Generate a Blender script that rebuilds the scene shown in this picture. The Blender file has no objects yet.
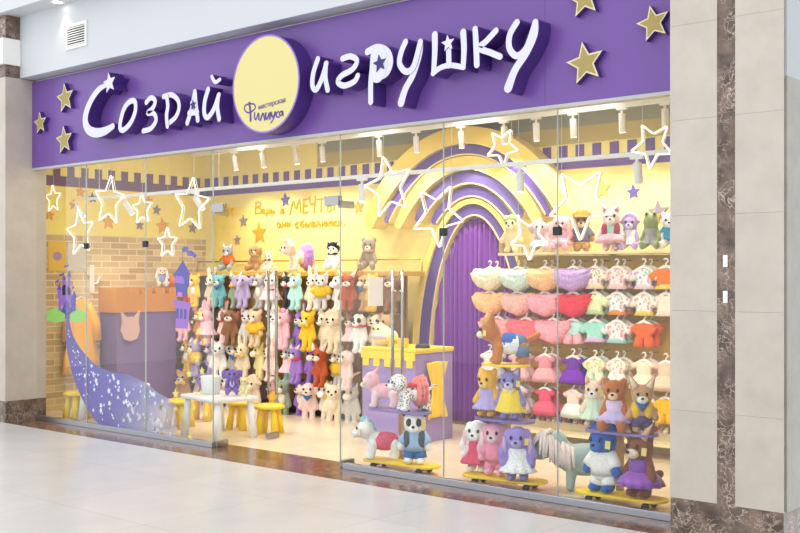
import bpy, bmesh, math, random
from mathutils import Vector, Matrix, Euler
from mathutils.geometry import tessellate_polygon
random.seed(7)
SC = bpy.context.scene
COL = SC.collection
PI = math.pi
# ------------------------------------------------------------------ measuring
YAW = math.radians(40.3); CS, SN = math.cos(YAW), math.sin(YAW)
FPX, HOR, EYE, DIST = 1063.0, 276.0, 1.55, 6.22
def ray(px):
    u = (px-400)/FPX
    return (-SN+CS*u, CS+SN*u)
def at(px, py, Y):
    d = ray(px); t = (Y+DIST)/d[1]
    return Vector((d[0]*t, Y, EYE+(HOR-py)/FPX*t))
def atx(px, py, X):
    d = ray(px); t = X/d[0]
    return Vector((X, d[1]*t-DIST, EYE+(HOR-py)/FPX*t))
def mpp(px, Y):
    return (Y+DIST)/ray(px)[1]/FPX
# ------------------------------------------------------------------ materials
def lin(c):
    if isinstance(c, str):
        c = [int(c[i:i+2], 16)/255 for i in (0, 2, 4)]
    return tuple((x/12.92 if x <= .04045 else ((x+.055)/1.055)**2.4) for x in c)+(1.0,)
MATS = {}
def newmat(name):
    m = bpy.data.materials.new(name); m.use_nodes = True
    nt = m.node_tree; b = nt.nodes['Principled BSDF']
    return m, nt, b
def N(nt, typ, **kw):
    n = nt.nodes.new(typ)
    for k, v in kw.items(): setattr(n, k, v)
    return n
def objcoord(nt, scale=(1, 1, 1), world=False, rot=(0, 0, 0), loc=(0, 0, 0)):
    tc = N(nt, 'ShaderNodeTexCoord'); mp = N(nt, 'ShaderNodeMapping')
    if world:
        g = N(nt, 'ShaderNodeNewGeometry'); nt.links.new(g.outputs['Position'], mp.inputs[0])
    else:
        nt.links.new(tc.outputs['Object'], mp.inputs[0])
    mp.inputs['Scale'].default_value = scale; mp.inputs['Rotation'].default_value = rot; mp.inputs['Location'].default_value = loc
    return mp.outputs[0]
def mat(c, kind='plain', rough=.5, c2=None, scale=1.0):
    key = (c, kind, rough, c2, scale)
    if key in MATS: return MATS[key]
    m, nt, b = newmat(kind+'_'+str(c)); L = nt.links.new
    b.inputs['Base Color'].default_value = lin(c); b.inputs['Roughness'].default_value = rough
    if kind in ('plush', 'cloth', 'tulle'):
        b.inputs['Roughness'].default_value = .95
        b.inputs['Specular IOR Level'].default_value = .15
        if kind == 'plush':
            b.inputs['Sheen Weight'].default_value = .25
        co = objcoord(nt)
        n = N(nt, 'ShaderNodeTexNoise'); L(co, n.inputs[0])
        n.inputs['Scale'].default_value = {'plush': 140, 'cloth': 110, 'tulle': 60}[kind]; n.inputs['Detail'].default_value = 3
        mx = N(nt, 'ShaderNodeMix', data_type='RGBA'); 
        a = lin(c); k = {'plush': .8, 'cloth': .93, 'tulle': .78}[kind]
        mx.inputs[6].default_value = tuple(x*k for x in a[:3])+(1,); mx.inputs[7].default_value = tuple(min(1, x*1.12+.01) for x in a[:3])+(1,)
        cr = N(nt, 'ShaderNodeMapRange'); cr.inputs[1].default_value = .3; cr.inputs[2].default_value = .6
        L(n.outputs[0], cr.inputs[0]); L(cr.outputs[0], mx.inputs[0]); L(mx.outputs[2], b.inputs['Base Color'])
        bp = N(nt, 'ShaderNodeBump'); bp.inputs['Strength'].default_value = .5; bp.inputs['Distance'].default_value = .006
        L(n.outputs[0], bp.inputs['Height']); L(bp.outputs[0], b.inputs['Normal'])
    elif kind in ('print', 'spots'):
        b.inputs['Roughness'].default_value = .9
        co = objcoord(nt)
        v = N(nt, 'ShaderNodeTexVoronoi'); v.inputs['Scale'].default_value = 38*scale; L(co, v.inputs[0])
        cr = N(nt, 'ShaderNodeValToRGB'); cr.color_ramp.interpolation = 'CONSTANT'
        cr.color_ramp.elements[0].color = lin(c2); cr.color_ramp.elements[1].color = lin(c); cr.color_ramp.elements[1].position = .36
        L(v.outputs['Distance'], cr.inputs[0]); L(cr.outputs[0], b.inputs['Base Color'])
        if kind == 'print':
            hs = N(nt, 'ShaderNodeMix', data_type='RGBA'); hs.blend_type = 'MIX'
            L(v.outputs['Color'], hs.inputs[7]); hs.inputs[6].default_value = lin(c2)
            hs.inputs[0].default_value = .35
            m2 = N(nt, 'ShaderNodeMix', data_type='RGBA')
            th = N(nt, 'ShaderNodeMath', operation='LESS_THAN'); th.inputs[1].default_value = .4
            L(v.outputs['Distance'], th.inputs[0]); L(th.outputs[0], m2.inputs[0])
            m2.inputs[6].default_value = lin(c); L(hs.outputs[2], m2.inputs[7]); L(m2.outputs[2], b.inputs['Base Color'])
    elif kind == 'metal':
        b.inputs['Metallic'].default_value = 1; b.inputs['Roughness'].default_value = rough
    elif kind == 'satin':
        b.inputs['Roughness'].default_value = rough; b.inputs['Sheen Weight'].default_value = .4
    elif kind == 'emit':
        b.inputs['Emission Color'].default_value = lin(c); b.inputs['Emission Strength'].default_value = scale
    elif kind == 'wood':
        co = objcoord(nt, (3, 3, .5)); n = N(nt, 'ShaderNodeTexNoise'); L(co, n.inputs[0]); n.inputs['Scale'].default_value = 14
        mx = N(nt, 'ShaderNodeMix', data_type='RGBA'); mx.inputs[6].default_value = lin(c); mx.inputs[7].default_value = lin(c2 or c)
        L(n.outputs[0], mx.inputs[0]); L(mx.outputs[2], b.inputs['Base Color'])
    elif kind == 'stone':
        co = objcoord(nt, world=True); n = N(nt, 'ShaderNodeTexNoise'); L(co, n.inputs[0])
        n.inputs['Scale'].default_value = 5; n.inputs['Detail'].default_value = 8; n.inputs['Roughness'].default_value = .65
        cr = N(nt, 'ShaderNodeValToRGB'); cr.color_ramp.elements[0].color = lin(c2); cr.color_ramp.elements[1].color = lin(c)
        cr.color_ramp.elements[0].position = .3; cr.color_ramp.elements[1].position = .62
        L(n.outputs[0], cr.inputs[0]); L(cr.outputs[0], b.inputs['Base Color'])
    elif kind == 'marble':
        co = objcoord(nt, world=True)
        w = N(nt, 'ShaderNodeTexNoise'); w.inputs['Scale'].default_value = 6*scale; w.inputs['Detail'].default_value = 6; L(co, w.inputs[0])
        add = N(nt, 'ShaderNodeMix', data_type='VECTOR'); add.inputs[0].default_value = .3
        L(co, add.inputs[4]); L(w.outputs['Color'], add.inputs[5])
        v = N(nt, 'ShaderNodeTexVoronoi', feature='DISTANCE_TO_EDGE'); v.inputs['Scale'].default_value = 20*scale; L(add.outputs[1], v.inputs[0])
        vr = N(nt, 'ShaderNodeMapRange'); vr.inputs[1].default_value = 0; vr.inputs[2].default_value = .07; vr.inputs[3].default_value = 1; vr.inputs[4].default_value = 0
        L(v.outputs['Distance'], vr.inputs[0])
        n2 = N(nt, 'ShaderNodeTexNoise'); n2.inputs['Scale'].default_value = 9*scale; n2.inputs['Detail'].default_value = 9; L(co, n2.inputs[0])
        base = N(nt, 'ShaderNodeValToRGB'); base.color_ramp.elements[0].color = tuple(x*.55 for x in lin(c)[:3])+(1,); base.color_ramp.elements[1].color = tuple(min(1, x*1.7) for x in lin(c)[:3])+(1,)
        base.color_ramp.elements[0].position = .35; base.color_ramp.elements[1].position = .68
        L(n2.outputs[0], base.inputs[0])
        mul = N(nt, 'ShaderNodeMath', operation='MULTIPLY'); L(vr.outputs[0], mul.inputs[0])
        n3 = N(nt, 'ShaderNodeMapRange'); n3.inputs[1].default_value = .4; n3.inputs[2].default_value = .65; n3.inputs[4].default_value = .9; L(w.outputs[0], n3.inputs[0]); L(n3.outputs[0], mul.inputs[1])
        mx = N(nt, 'ShaderNodeMix', data_type='RGBA'); L(mul.outputs[0], mx.inputs[0]); L(base.outputs[0], mx.inputs[6]); mx.inputs[7].default_value = lin(c2)
        L(mx.outputs[2], b.inputs['Base Color'])
    MATS[key] = m
    return m
def mat_tiles(name, c, c2, sx, sy, ox, oy, rough, gap=.004, veins=.5, spec=.5):
    m, nt, b = newmat(name); L = nt.links.new
    co = objcoord(nt, (1, 1, 1), world=True, loc=(-ox, -oy, 0))
    br = N(nt, 'ShaderNodeTexBrick'); br.offset = 0; br.squash = 1; L(co, br.inputs[0])
    br.inputs['Scale'].default_value = 1; br.inputs['Brick Width'].default_value = sx; br.inputs['Row Height'].default_value = sy
    br.inputs['Mortar Size'].default_value = gap; br.inputs['Mortar Smooth'].default_value = .3
    br.inputs['Color1'].default_value = lin(c); br.inputs['Color2'].default_value = tuple(x*.97 for x in lin(c)[:3])+(1,); br.inputs['Mortar'].default_value = lin(c2)
    n = N(nt, 'ShaderNodeTexNoise'); n.inputs['Scale'].default_value = 2.5; n.inputs['Detail'].default_value = 8; L(co, n.inputs[0])
    mx = N(nt, 'ShaderNodeMix', data_type='RGBA'); mx.blend_type = 'MULTIPLY'; mx.inputs[0].default_value = veins
    cr = N(nt, 'ShaderNodeValToRGB'); cr.color_ramp.elements[0].color = (.8, .78, .76, 1); cr.color_ramp.elements[0].position = .35; cr.color_ramp.elements[1].position = .6
    L(n.outputs[0], cr.inputs[0]); L(br.outputs[0], mx.inputs[6]); L(cr.outputs[0], mx.inputs[7]); L(mx.outputs[2], b.inputs['Base Color'])
    b.inputs['Roughness'].default_value = rough; b.inputs['Specular IOR Level'].default_value = spec
    return m
def mat_brickwall():
    m, nt, b = newmat('tan_bricks'); L = nt.links.new
    g = N(nt, 'ShaderNodeNewGeometry'); sp = N(nt, 'ShaderNodeSeparateXYZ'); cb = N(nt, 'ShaderNodeCombineXYZ')
    L(g.outputs['Position'], sp.inputs[0]); L(sp.outputs[1], cb.inputs[0]); L(sp.outputs[2], cb.inputs[1])
    br = N(nt, 'ShaderNodeTexBrick'); L(cb.outputs[0], br.inputs[0])
    br.inputs['Scale'].default_value = 1; br.inputs['Brick Width'].default_value = .25; br.inputs['Row Height'].default_value = .075
    br.inputs['Mortar Size'].default_value = .006; br.inputs['Bias'].default_value = -.1
    br.inputs['Color1'].default_value = lin('dfc690'); br.inputs['Color2'].default_value = lin('bb9760'); br.inputs['Mortar'].default_value = lin('ecdcb0')
    L(br.outputs[0], b.inputs['Base Color']); b.inputs['Roughness'].default_value = .8
    bp = N(nt, 'ShaderNodeBump'); bp.invert = True; bp.inputs['Strength'].default_value = .4; bp.inputs['Distance'].default_value = .005; L(br.outputs['Fac'], bp.inputs['Height']); L(bp.outputs[0], b.inputs['Normal'])
    return m
def mat_glass():
    m = bpy.data.materials.new('shop_glass'); m.use_nodes = True; nt = m.node_tree; nt.nodes.clear(); L = nt.links.new
    o = N(nt, 'ShaderNodeOutputMaterial'); mx = N(nt, 'ShaderNodeMixShader'); tr = N(nt, 'ShaderNodeBsdfTransparent'); gl = N(nt, 'ShaderNodeBsdfGlossy')
    tr.inputs[0].default_value = (.985, .995, .99, 1); gl.inputs['Roughness'].default_value = .02; gl.inputs[0].default_value = (1, 1, 1, 1)
    fr = N(nt, 'ShaderNodeFresnel'); fr.inputs[0].default_value = 1.45
    ge = N(nt, 'ShaderNodeNewGeometry'); inv = N(nt, 'ShaderNodeMath', operation='SUBTRACT'); inv.inputs[0].default_value = 1; L(ge.outputs['Backfacing'], inv.inputs[1])
    mu = N(nt, 'ShaderNodeMath', operation='MULTIPLY'); L(fr.outputs[0], mu.inputs[0]); L(inv.outputs[0], mu.inputs[1])
    m2 = N(nt, 'ShaderNodeMath', operation='MULTIPLY'); m2.inputs[1].default_value = 1.4; L(mu.outputs[0], m2.inputs[0]); m2.use_clamp = True
    L(m2.outputs[0], mx.inputs[0]); L(tr.outputs[0], mx.inputs[1]); L(gl.outputs[0], mx.inputs[2]); L(mx.outputs[0], o.inputs[0])
    return m
def mat_vinyl():   # printed fade: deep violet at the thin tail to a see-through pale blue at the wide end
    m, nt, b = newmat('comet_vinyl'); L = nt.links.new
    g = N(nt, 'ShaderNodeNewGeometry'); sp = N(nt, 'ShaderNodeSeparateXYZ'); L(g.outputs['Position'], sp.inputs[0])
    a = at(75, 330, .02); c = at(175, 415, .02)
    # parameter along the comet
    dx, dz = c.x-a.x, c.z-a.z; l2 = dx*dx+dz*dz
    m1 = N(nt, 'ShaderNodeMath', operation='MULTIPLY_ADD'); m1.inputs[1].default_value = dx/l2; m1.inputs[2].default_value = -(a.x*dx+a.z*dz)/l2; L(sp.outputs[0], m1.inputs[0])
    m2 = N(nt, 'ShaderNodeMath', operation='MULTIPLY_ADD'); m2.inputs[1].default_value = dz/l2; L(sp.outputs[2], m2.inputs[0]); L(m1.outputs[0], m2.inputs[2])
    cr = N(nt, 'ShaderNodeValToRGB'); e = cr.color_ramp.elements
    e[0].color = lin('4a2f9a'); e[0].position = 0; e[1].color = lin('c4c8ea'); e[1].position = 1
    k = e.new(.5); k.color = lin('6c62b8')
    L(m2.outputs[0], cr.inputs[0]); L(cr.outputs[0], b.inputs['Base Color'])
    al = N(nt, 'ShaderNodeMapRange'); al.inputs[1].default_value = .4; al.inputs[2].default_value = 1.12; al.inputs[3].default_value = .96; al.inputs[4].default_value = .12
    L(m2.outputs[0], al.inputs[0]); L(al.outputs[0], b.inputs['Alpha']); b.inputs['Roughness'].default_value = .4
    return m
# ------------------------------------------------------------------ mesh builder
class MB:
    def __init__(s): s.v = []; s.f = []; s.m = []
    def add(s, vs, fs, mi=0):
        o = len(s.v); s.v += [tuple(x) for x in vs]; s.f += [tuple(i+o for i in f) for f in fs]; s.m += [mi]*len(fs); return s
    def box(s, x0, x1, y0, y1, z0, z1, mi=0):
        vs = [(x, y, z) for z in (z0, z1) for y in (y0, y1) for x in (x0, x1)]
        return s.add(vs, [(0, 2, 3, 1), (4, 5, 7, 6), (0, 1, 5, 4), (2, 6, 7, 3), (0, 4, 6, 2), (1, 3, 7, 5)], mi)
    def obox(s, M, sx, sy, sz, mi=0):
        vs = [M @ Vector((x*sx/2, y*sy/2, z*sz/2)) for z in (-1, 1) for y in (-1, 1) for x in (-1, 1)]
        return s.add(vs, [(0, 2, 3, 1), (4, 5, 7, 6), (0, 1, 5, 4), (2, 6, 7, 3), (0, 4, 6, 2), (1, 3, 7, 5)], mi)
    def ell(s, c, r, seg=14, rings=9, mi=0, fn=None):
        vs = []; fs = []
        vs.append((0, 0, 1))
        for i in range(1, rings):
            th = PI*i/rings
            for j in range(seg):
                ph = 2*PI*j/seg; vs.append((math.sin(th)*math.cos(ph), math.sin(th)*math.sin(ph), math.cos(th)))
        vs.append((0, 0, -1)); n = len(vs)-1
        for j in range(seg): fs.append((0, 1+j, 1+(j+1) % seg)); fs.append((n, n-seg+(j+1) % seg, n-seg+j))
        for i in range(rings-2):
            for j in range(seg):
                a = 1+i*seg; fs.append((a+j, a+seg+j, a+seg+(j+1) % seg, a+(j+1) % seg))
        out = []
        for v in vs:
            k = fn(v) if fn else 1
            out.append((c[0]+v[0]*r[0]*k, c[1]+v[1]*r[1]*k, c[2]+v[2]*r[2]*k))
        return s.add(out, fs, mi)
    def tube(s, pts, r, seg=10, closed=False, mi=0, caps=True):
        pts = [Vector(p) for p in pts]; n = len(pts); rs = r if isinstance(r, (list, tuple)) else [r]*n
        vs = []; prev = None
        for i, p in enumerate(pts):
            a = pts[(i-1) % n] if (closed or i > 0) else p; b = pts[(i+1) % n] if (closed or i < n-1) else p
            d = (b-a).normalized() if (b-a).length > 1e-9 else Vector((0, 0, 1))
            if prev is None:
                up = Vector((0, 0, 1)) if abs(d.z) < .9 else Vector((1, 0, 0)); x = d.cross(up).normalized()
            else:
                x = prev-d*prev.dot(d); x = x.normalized() if x.length > 1e-6 else d.orthogonal().normalized()
            prev = x; y = d.cross(x)
            for j in range(seg):
                an = 2*PI*j/seg; vs.append(p+(x*math.cos(an)+y*math.sin(an))*rs[i])
        fs = []
        for i in range(n if closed else n-1):
            for j in range(seg):
                a = i*seg; b2 = ((i+1) % n)*seg; fs.append((a+j, a+(j+1) % seg, b2+(j+1) % seg, b2+j))
        if caps and not closed: fs.append(tuple(range(seg))[::-1]); fs.append(tuple((n-1)*seg+j for j in range(seg)))
        return s.add(vs, fs, mi)
    def cap(s, p0, p1, r0, r1, seg=12, mi=0):
        p0 = Vector(p0); p1 = Vector(p1); d = (p1-p0).normalized()
        pts = []; rs = []
        for k in range(4): a = PI/2*(k+.3)/4.3; pts.append(p0-d*r0*math.cos(a)); rs.append(r0*math.sin(a))
        pts += [p0, (p0+p1)/2, p1]; rs += [r0, (r0+r1)/2, r1]
        for k in range(3, -1, -1): a = PI/2*(k+.3)/4.3; pts.append(p1+d*r1*math.cos(a)); rs.append(r1*math.sin(a))
        return s.tube(pts, rs, seg, mi=mi)
    def lathe(s, prof, seg=32, c=(0, 0, 0), ruf=None, sy=1.0, mi=0, cap=False):
        vs = []; fs = []
        for i, (r, z) in enumerate(prof):
            for j in range(seg):
                a = 2*PI*j/seg; k = 1+(ruf(i, a) if ruf else 0)
                vs.append((c[0]+r*k*math.cos(a), c[1]+r*k*math.sin(a)*sy, c[2]+z))
        for i in range(len(prof)-1):
            for j in range(seg): fs.append((i*seg+j, i*seg+(j+1) % seg, (i+1)*seg+(j+1) % seg, (i+1)*seg+j))
        if cap: fs.append(tuple(range(seg))); fs.append(tuple((len(prof)-1)*seg+j for j in range(seg))[::-1])
        return s.add(vs, fs, mi)
    def prism(s, poly, y0, y1, mi=0, ms=None, fn=None):   # polygon in (x, z) extruded along y
        fn = fn or (lambda x, y, z: (x, y, z)); n = len(poly); ms = mi if ms is None else ms
        tri = tessellate_polygon([[Vector((p[0], p[1], 0)) for p in poly]])
        vs = [fn(p[0], y0, p[1]) for p in poly]+[fn(p[0], y1, p[1]) for p in poly]
        s.add(vs, [tuple(t) for t in tri]+[tuple(n+i for i in reversed(t)) for t in tri], mi)
        o = len(s.v)-2*n
        s.f += [(o+i, o+(i+1) % n, o+n+(i+1) % n, o+n+i) for i in range(n)]; s.m += [ms]*n
        return s
    def ribbon(s, pts, ws, y0, y1, closed=False, mi=0, ms=1, caps=True):   # stroke of varying width in the (x, z) plane, front at y0
        n = len(pts); Lp = []; Rp = []; T = []
        for i in range(n):
            a = pts[(i-1) % n] if (closed or i > 0) else pts[i]; b = pts[(i+1) % n] if (closed or i < n-1) else pts[i]
            d = Vector((b[0]-a[0], b[1]-a[1])); d = d.normalized() if d.length > 1e-9 else Vector((1, 0)); T.append(d)
            nn = Vector((-d.y, d.x)); w = ws[i]/2
            Lp.append((pts[i][0]+nn.x*w, pts[i][1]+nn.y*w)); Rp.append((pts[i][0]-nn.x*w, pts[i][1]-nn.y*w))
        m = n if closed else n-1
        vs = [(p[0], y0, p[1]) for p in Lp+Rp]+[(p[0], y1, p[1]) for p in Lp+Rp]
        ff = []; fs = []
        for i in range(m):
            j = (i+1) % n
            ff.append((i, j, n+j, n+i)); ff.append((2*n+i, 3*n+i, 3*n+j, 2*n+j))
            fs.append((i, 2*n+i, 2*n+j, j)); fs.append((n+i, n+j, 3*n+j, 3*n+i))
        s.add(vs, ff, mi); o = len(s.v)-4*n
        s.f += [tuple(o+k for k in f) for f in fs]; s.m += [ms]*len(fs)
        if not closed:
            for i, sg in ((0, -1), (n-1, 1)):
                if caps:
                    c = pts[i]; w = ws[i]/2; d = T[i]; nn = Vector((-d.y, d.x)); arc = []
                    for k in range(9):
                        a = PI*k/8; q = nn*math.cos(a)*w+d*sg*math.sin(a)*w; arc.append((c[0]+q.x, c[1]+q.y))
                    s.prism(arc, y0, y1, mi, ms)
                else:
                    p, q = Lp[i], Rp[i]
                    s.add([(p[0], y0, p[1]), (q[0], y0, q[1]), (q[0], y1, q[1]), (p[0], y1, p[1])], [(0, 1, 2, 3)], ms)
        return s
    def mesh(s, name, mats=None, smooth=False):
        me = bpy.data.meshes.new(name); me.from_pydata(s.v, [], s.f); me.update()
        bm = bmesh.new(); bm.from_mesh(me); bmesh.ops.recalc_face_normals(bm, faces=bm.faces); bm.to_mesh(me); bm.free()
        for m in (mats if isinstance(mats, (list, tuple)) else [mats]): me.materials.append(m)
        me.polygons.foreach_set('material_index', s.m)
        if smooth: me.polygons.foreach_set('use_smooth', [True]*len(s.f))
        return me
    def build(s, name, m, parent=None, smooth=False, bevel=0, loc=None):
        o = bpy.data.objects.new(name, s.mesh(name, m, smooth)); COL.objects.link(o)
        if parent: o.parent = parent
        if loc is not None: o.location = loc
        if bevel:
            b = o.modifiers.new('edge', 'BEVEL'); b.width = bevel; b.segments = 2; b.limit_method = 'ANGLE'
        return o
def tag(o, label=None, cat=None, group=None, kind=None):
    for k, v in (('label', label), ('category', cat), ('group', group), ('kind', kind)):
        if v: o[k] = v
    return o
def thing(name, label, cat, loc=(0, 0, 0), rz=0, group=None, scale=1):
    o = bpy.data.objects.new(name, None); COL.objects.link(o); o.location = loc; o.rotation_euler = (0, 0, rz); o.scale = (scale,)*3
    o.empty_display_size = .05
    return tag(o, label, cat, group)
def struct(name, mb, m, bevel=0):
    return tag(mb.build(name, m, bevel=bevel), kind='structure')
def remesh(mb, voxel=.012, it=4):
    me = mb.mesh('tmp'); o = bpy.data.objects.new('tmp', me); COL.objects.link(o)
    r = o.modifiers.new('r', 'REMESH'); r.mode = 'VOXEL'; r.voxel_size = voxel; r.use_smooth_shade = True
    sm = o.modifiers.new('s', 'SMOOTH'); sm.iterations = it; sm.factor = .5
    dg = bpy.context.evaluated_depsgraph_get(); out = bpy.data.meshes.new_from_object(o.evaluated_get(dg))
    bpy.data.objects.remove(o); bpy.data.meshes.remove(me)
    out.materials.clear(); out.materials.append(None)
    out.polygons.foreach_set('use_smooth', [True]*len(out.polygons))
    return out
def put(name, me, m, parent, loc=(0, 0, 0), rot=(0, 0, 0), scale=(1, 1, 1), label=None):   # linked copy of mesh data with its own material
    o = bpy.data.objects.new(name, me); COL.objects.link(o); o.parent = parent; o.location = loc; o.rotation_euler = rot; o.scale = scale
    o.material_slots[0].link = 'OBJECT'; o.material_slots[0].material = m
    if label: o['label'] = label
    return o
def catmull(P, closed=False, k=6):
    out = []; n = len(P)
    for i in range(n if closed else n-1):
        g = lambda j: Vector(P[j % n]) if closed else Vector(P[min(max(j, 0), n-1)])
        a, b, c, d = g(i-1), g(i), g(i+1), g(i+2)
        for t in range(k):
            u = t/k
            out.append(.5*((2*b)+(c-a)*u+(2*a-5*b+4*c-d)*u*u+(3*b-a-3*c+d)*u**3))
    if not closed: out.append(Vector(P[-1]))
    return out
def star2d(cx, cz, R, rot=0, inner=.45):
    return [(cx-math.sin(rot+PI*k/5)*R*(1 if k % 2 == 0 else inner), cz+math.cos(rot+PI*k/5)*R*(1 if k % 2 == 0 else inner)) for k in range(10)]
def text_mesh(body, size, extrude=.002, shear=0, bold=0):
    cu = bpy.data.curves.new('t', 'FONT'); cu.body = body; cu.size = size; cu.extrude = extrude; cu.shear = shear; cu.offset = bold
    cu.align_x = 'CENTER'; cu.align_y = 'CENTER'; cu.resolution_u = 4
    o = bpy.data.objects.new('t', cu); COL.objects.link(o)
    dg = bpy.context.evaluated_depsgraph_get(); me = bpy.data.meshes.new_from_object(o.evaluated_get(dg))
    bpy.data.objects.remove(o); me.materials.clear(); me.materials.append(None)
    return me
# ------------------------------------------------------------------ camera, world
cam = bpy.data.cameras.new('camera'); co = bpy.data.objects.new('camera', cam); COL.objects.link(co); SC.camera = co
co.location = (0, -DIST, EYE); co.rotation_euler = (PI/2, 0, YAW); cam.sensor_width = 36; cam.lens = FPX/800*36; cam.shift_y = (HOR-266.5)/800
cam.clip_end = 200
W = bpy.data.worlds.new('mall_daylight'); SC.world = W; W.use_nodes = True
bg = W.node_tree.nodes['Background']; bg.inputs[0].default_value = (.93, .96, 1.0, 1); bg.inputs[1].default_value = 1.6
SC.view_settings.view_transform = 'Standard'; SC.view_settings.look = 'None'; SC.view_settings.exposure = 0; SC.view_settings.gamma = 1
SC.cycles.max_bounces = 7; SC.cycles.diffuse_bounces = 4; SC.cycles.glossy_bounces = 3; SC.cycles.transparent_max_bounces = 16
SC.cycles.sample_clamp_indirect = 6; SC.cycles.use_denoising = True
# ------------------------------------------------------------------ common colours
M_yel = mat('f6d872', 'plain', .6); M_cream = mat('f4e2b4', 'plain', .6); M_pur = mat('6a4a9c', 'plain', .45); M_white = mat('ecebe6', 'plain', .5)
M_edge = mat('f6e09c', 'plain', .6); M_alu = mat('b9bec6', 'metal', .35); M_steel = mat('a7a7a4', 'metal', .25); M_black = mat('17171a', 'plain', .4)
M_stone = mat('c3b9ac', 'stone', .28, 'b8aea1'); M_marb = mat('665449', 'marble', .14, 'cbb8a8', 1.15)
M_marb_thr = mat('6a4c38', 'marble', .16, 'c9a888', 1.5)
M_gold = mat('c9a44c', 'metal', .35); M_goldp = mat('cfa63e', 'plain', .4); M_glass = mat_glass()
M_neon = mat('fff2dc', 'emit', .3, None, 1.25); M_lamp = mat('fff6e6', 'emit', .3, None, 9.0); M_panel = mat('fffaf0', 'emit', .3, None, 21.0); M_panelb = mat('fffaf0', 'emit', .3, None, 4.0)
XL, XR, YB, ZC = -10.9, -2.85, 2.7, 3.12
# ------------------------------------------------------------------ the setting
M_mall = mat_tiles('mall_tiles', 'd7d6d4', 'bcbab6', 1.0, 1.05, -4.5, -1.15, .22, .003, .25)
struct('floor', MB().box(-16, 4, -9, -.36, -.1, 0), M_mall)
struct('trim_threshold', MB().box(-10.43, -2.864, -.36, .22, -.1, .001), M_marb_thr)
M_shopf = mat_tiles('shop_tiles', 'ecd9b8', 'cdb793', .6, .6, -4.0, .22, .25, .003, .3)
struct('floor_shop', MB().box(XL, XR, .22, YB, -.1, 0), M_shopf)
struct('floor_shop_corner', MB().box(XL, -10.43, .12, .22, -.1, 0), M_shopf)
M_wall = mat('f9e994', 'plain', .6)
struct('wall_back', MB().box(XL-.1, XR+.1, YB, YB+.1, 0, ZC), M_wall)
struct('wall_left', MB().box(XL-.1, XL, 0.1, YB, 0, ZC), mat('fae980', 'plain', .6))
struct('wall_right', MB().box(XR, XR+.06, 0.02, YB, 0, ZC), M_wall)
struct('wall_brick', MB().box(XL, XL+.02, .12, YB, 0, 2.03), mat_brickwall())
struct('ceiling', MB().box(XL-.1, XR+.1, .12, YB+.1, ZC, ZC+.1), mat('efe9d8', 'plain', .7))
struct('wall_front', MB().box(XL, XR, .0, .12, 2.745, 4.31), mat('e6e2d8', 'plain', .7))
struct('trim_bulkhead', MB().box(-10.43, 4, -.19, 0, 3.66, 4.31), mat('c9cccf', 'plain', .6))
struct('trim_beam', MB().box(-16, 4, -.43, 0.2, 4.31, 5.4), mat('cdd0d2', 'plain', .6))
struct('trim_header', MB().box(-10.43, -2.864, -.05, .03, 2.688, 2.71), mat('b4b7b3', 'plain', .35))
# battlement bands painted around the walls
def battlement(name, along, a0, a1, fixed, m):
    mb = MB(); z0, zm, z1 = 2.585, 2.70, 2.815; p = .185
    def bx(u0, u1, za, zb):
        if along == 'x': mb.box(u0, u1, fixed-.008, fixed, za, zb)
        else: mb.box(fixed, fixed+.008, u0, u1, za, zb)
    bx(a0, a1, z0, zm)
    k = a0
    while k < a1-.01:
        bx(k, min(k+p*.5, a1), zm, z1); k += p
    return struct(name, mb, m)
M_band = mat('6d53a0', 'plain', .55)
battlement('trim_battlement_back', 'x', XL+.01, XR, YB, M_band); battlement('trim_battlement_left', 'y', .12, YB-.01, XL, mat('6b4a78', 'plain', .55))  # left band duller: reflections over it are mixed into its purple
# columns of stone blocks with fine joints
def column(name, blocks, zs, extra=None):
    c = MB()
    for (x0, x1, y0, y1) in blocks:
        for a, b in zip(zs, zs[1:]): c.box(x0, x1, y0, y1, a+.0004, b-.0004)
    return struct(name, c, M_stone, .0006)
zs = [.236, .757, 1.346, 1.906, 2.47, 3.03, 3.6, 4.2, 5.0]
column('column_right', [(-2.864, -2.572, -.36, 1.2), (-2.464, -2.184, -.36, 1.2)], zs)
struct('trim_column_core', MB().box(-2.6, -2.45, -.34, 1.18, 0, 5), mat('8d857c', 'plain', .7))
struct('trim_marble_strip', MB().box(-2.571, -2.465, -.358, -.33, .236, 5), M_marb)
struct('trim_marble_base_right', MB().box(-2.862, -2.186, -.358, 1.2, 0, .236), M_marb)
column('column_left', [(-11.3, -10.43, -.36, .12)], [.226, 1.4, 2.6, 3.655])
struct('trim_marble_base_left', MB().box(-11.29, -10.432, -.358, .118, 0, .226), M_marb)
struct('trim_marble_cap', MB().box(-11.28, -10.435, -.355, -.195, 3.66, 3.785), M_marb)
struct('trim_white_block', MB().box(-11.32, -10.41, -.40, -.195, 3.785, 4.06), M_white)
struct('trim_marble_top', MB().box(-11.28, -10.435, -.355, -.195, 4.06, 4.305), M_marb)
struct('column_side_reflection', MB().box(-2.183, -2.17, -.352, 1.2, .24, 2.66), mat('857f72', 'stone', .15, '746f60')); struct('column_side_reflection_top', MB().box(-2.183, -2.17, -.352, 1.2, 2.66, 5), mat('93989b', 'plain', .2))  # slabs over the polished column stone, its dark reflections put into their colour
struct('wall_reflection_paint', MB().box(at(318, 200, YB).x, XR, YB-.012, YB, 2.99, ZC), mat('9a9a86', 'plain', .7)); struct('wall_shade_paint', MB().box(at(318, 200, YB).x, XR, YB-.010, YB, 2.83, 2.99), mat('bfae6c', 'plain', .7))  # mall reflection (grey-green) and wall shade (olive) painted on as thin slabs
struct('wall_mall', MB().box(-16, -11.3, -.1, .1, 0, 4.31), mat('c2c2c0', 'plain', .6))
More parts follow.
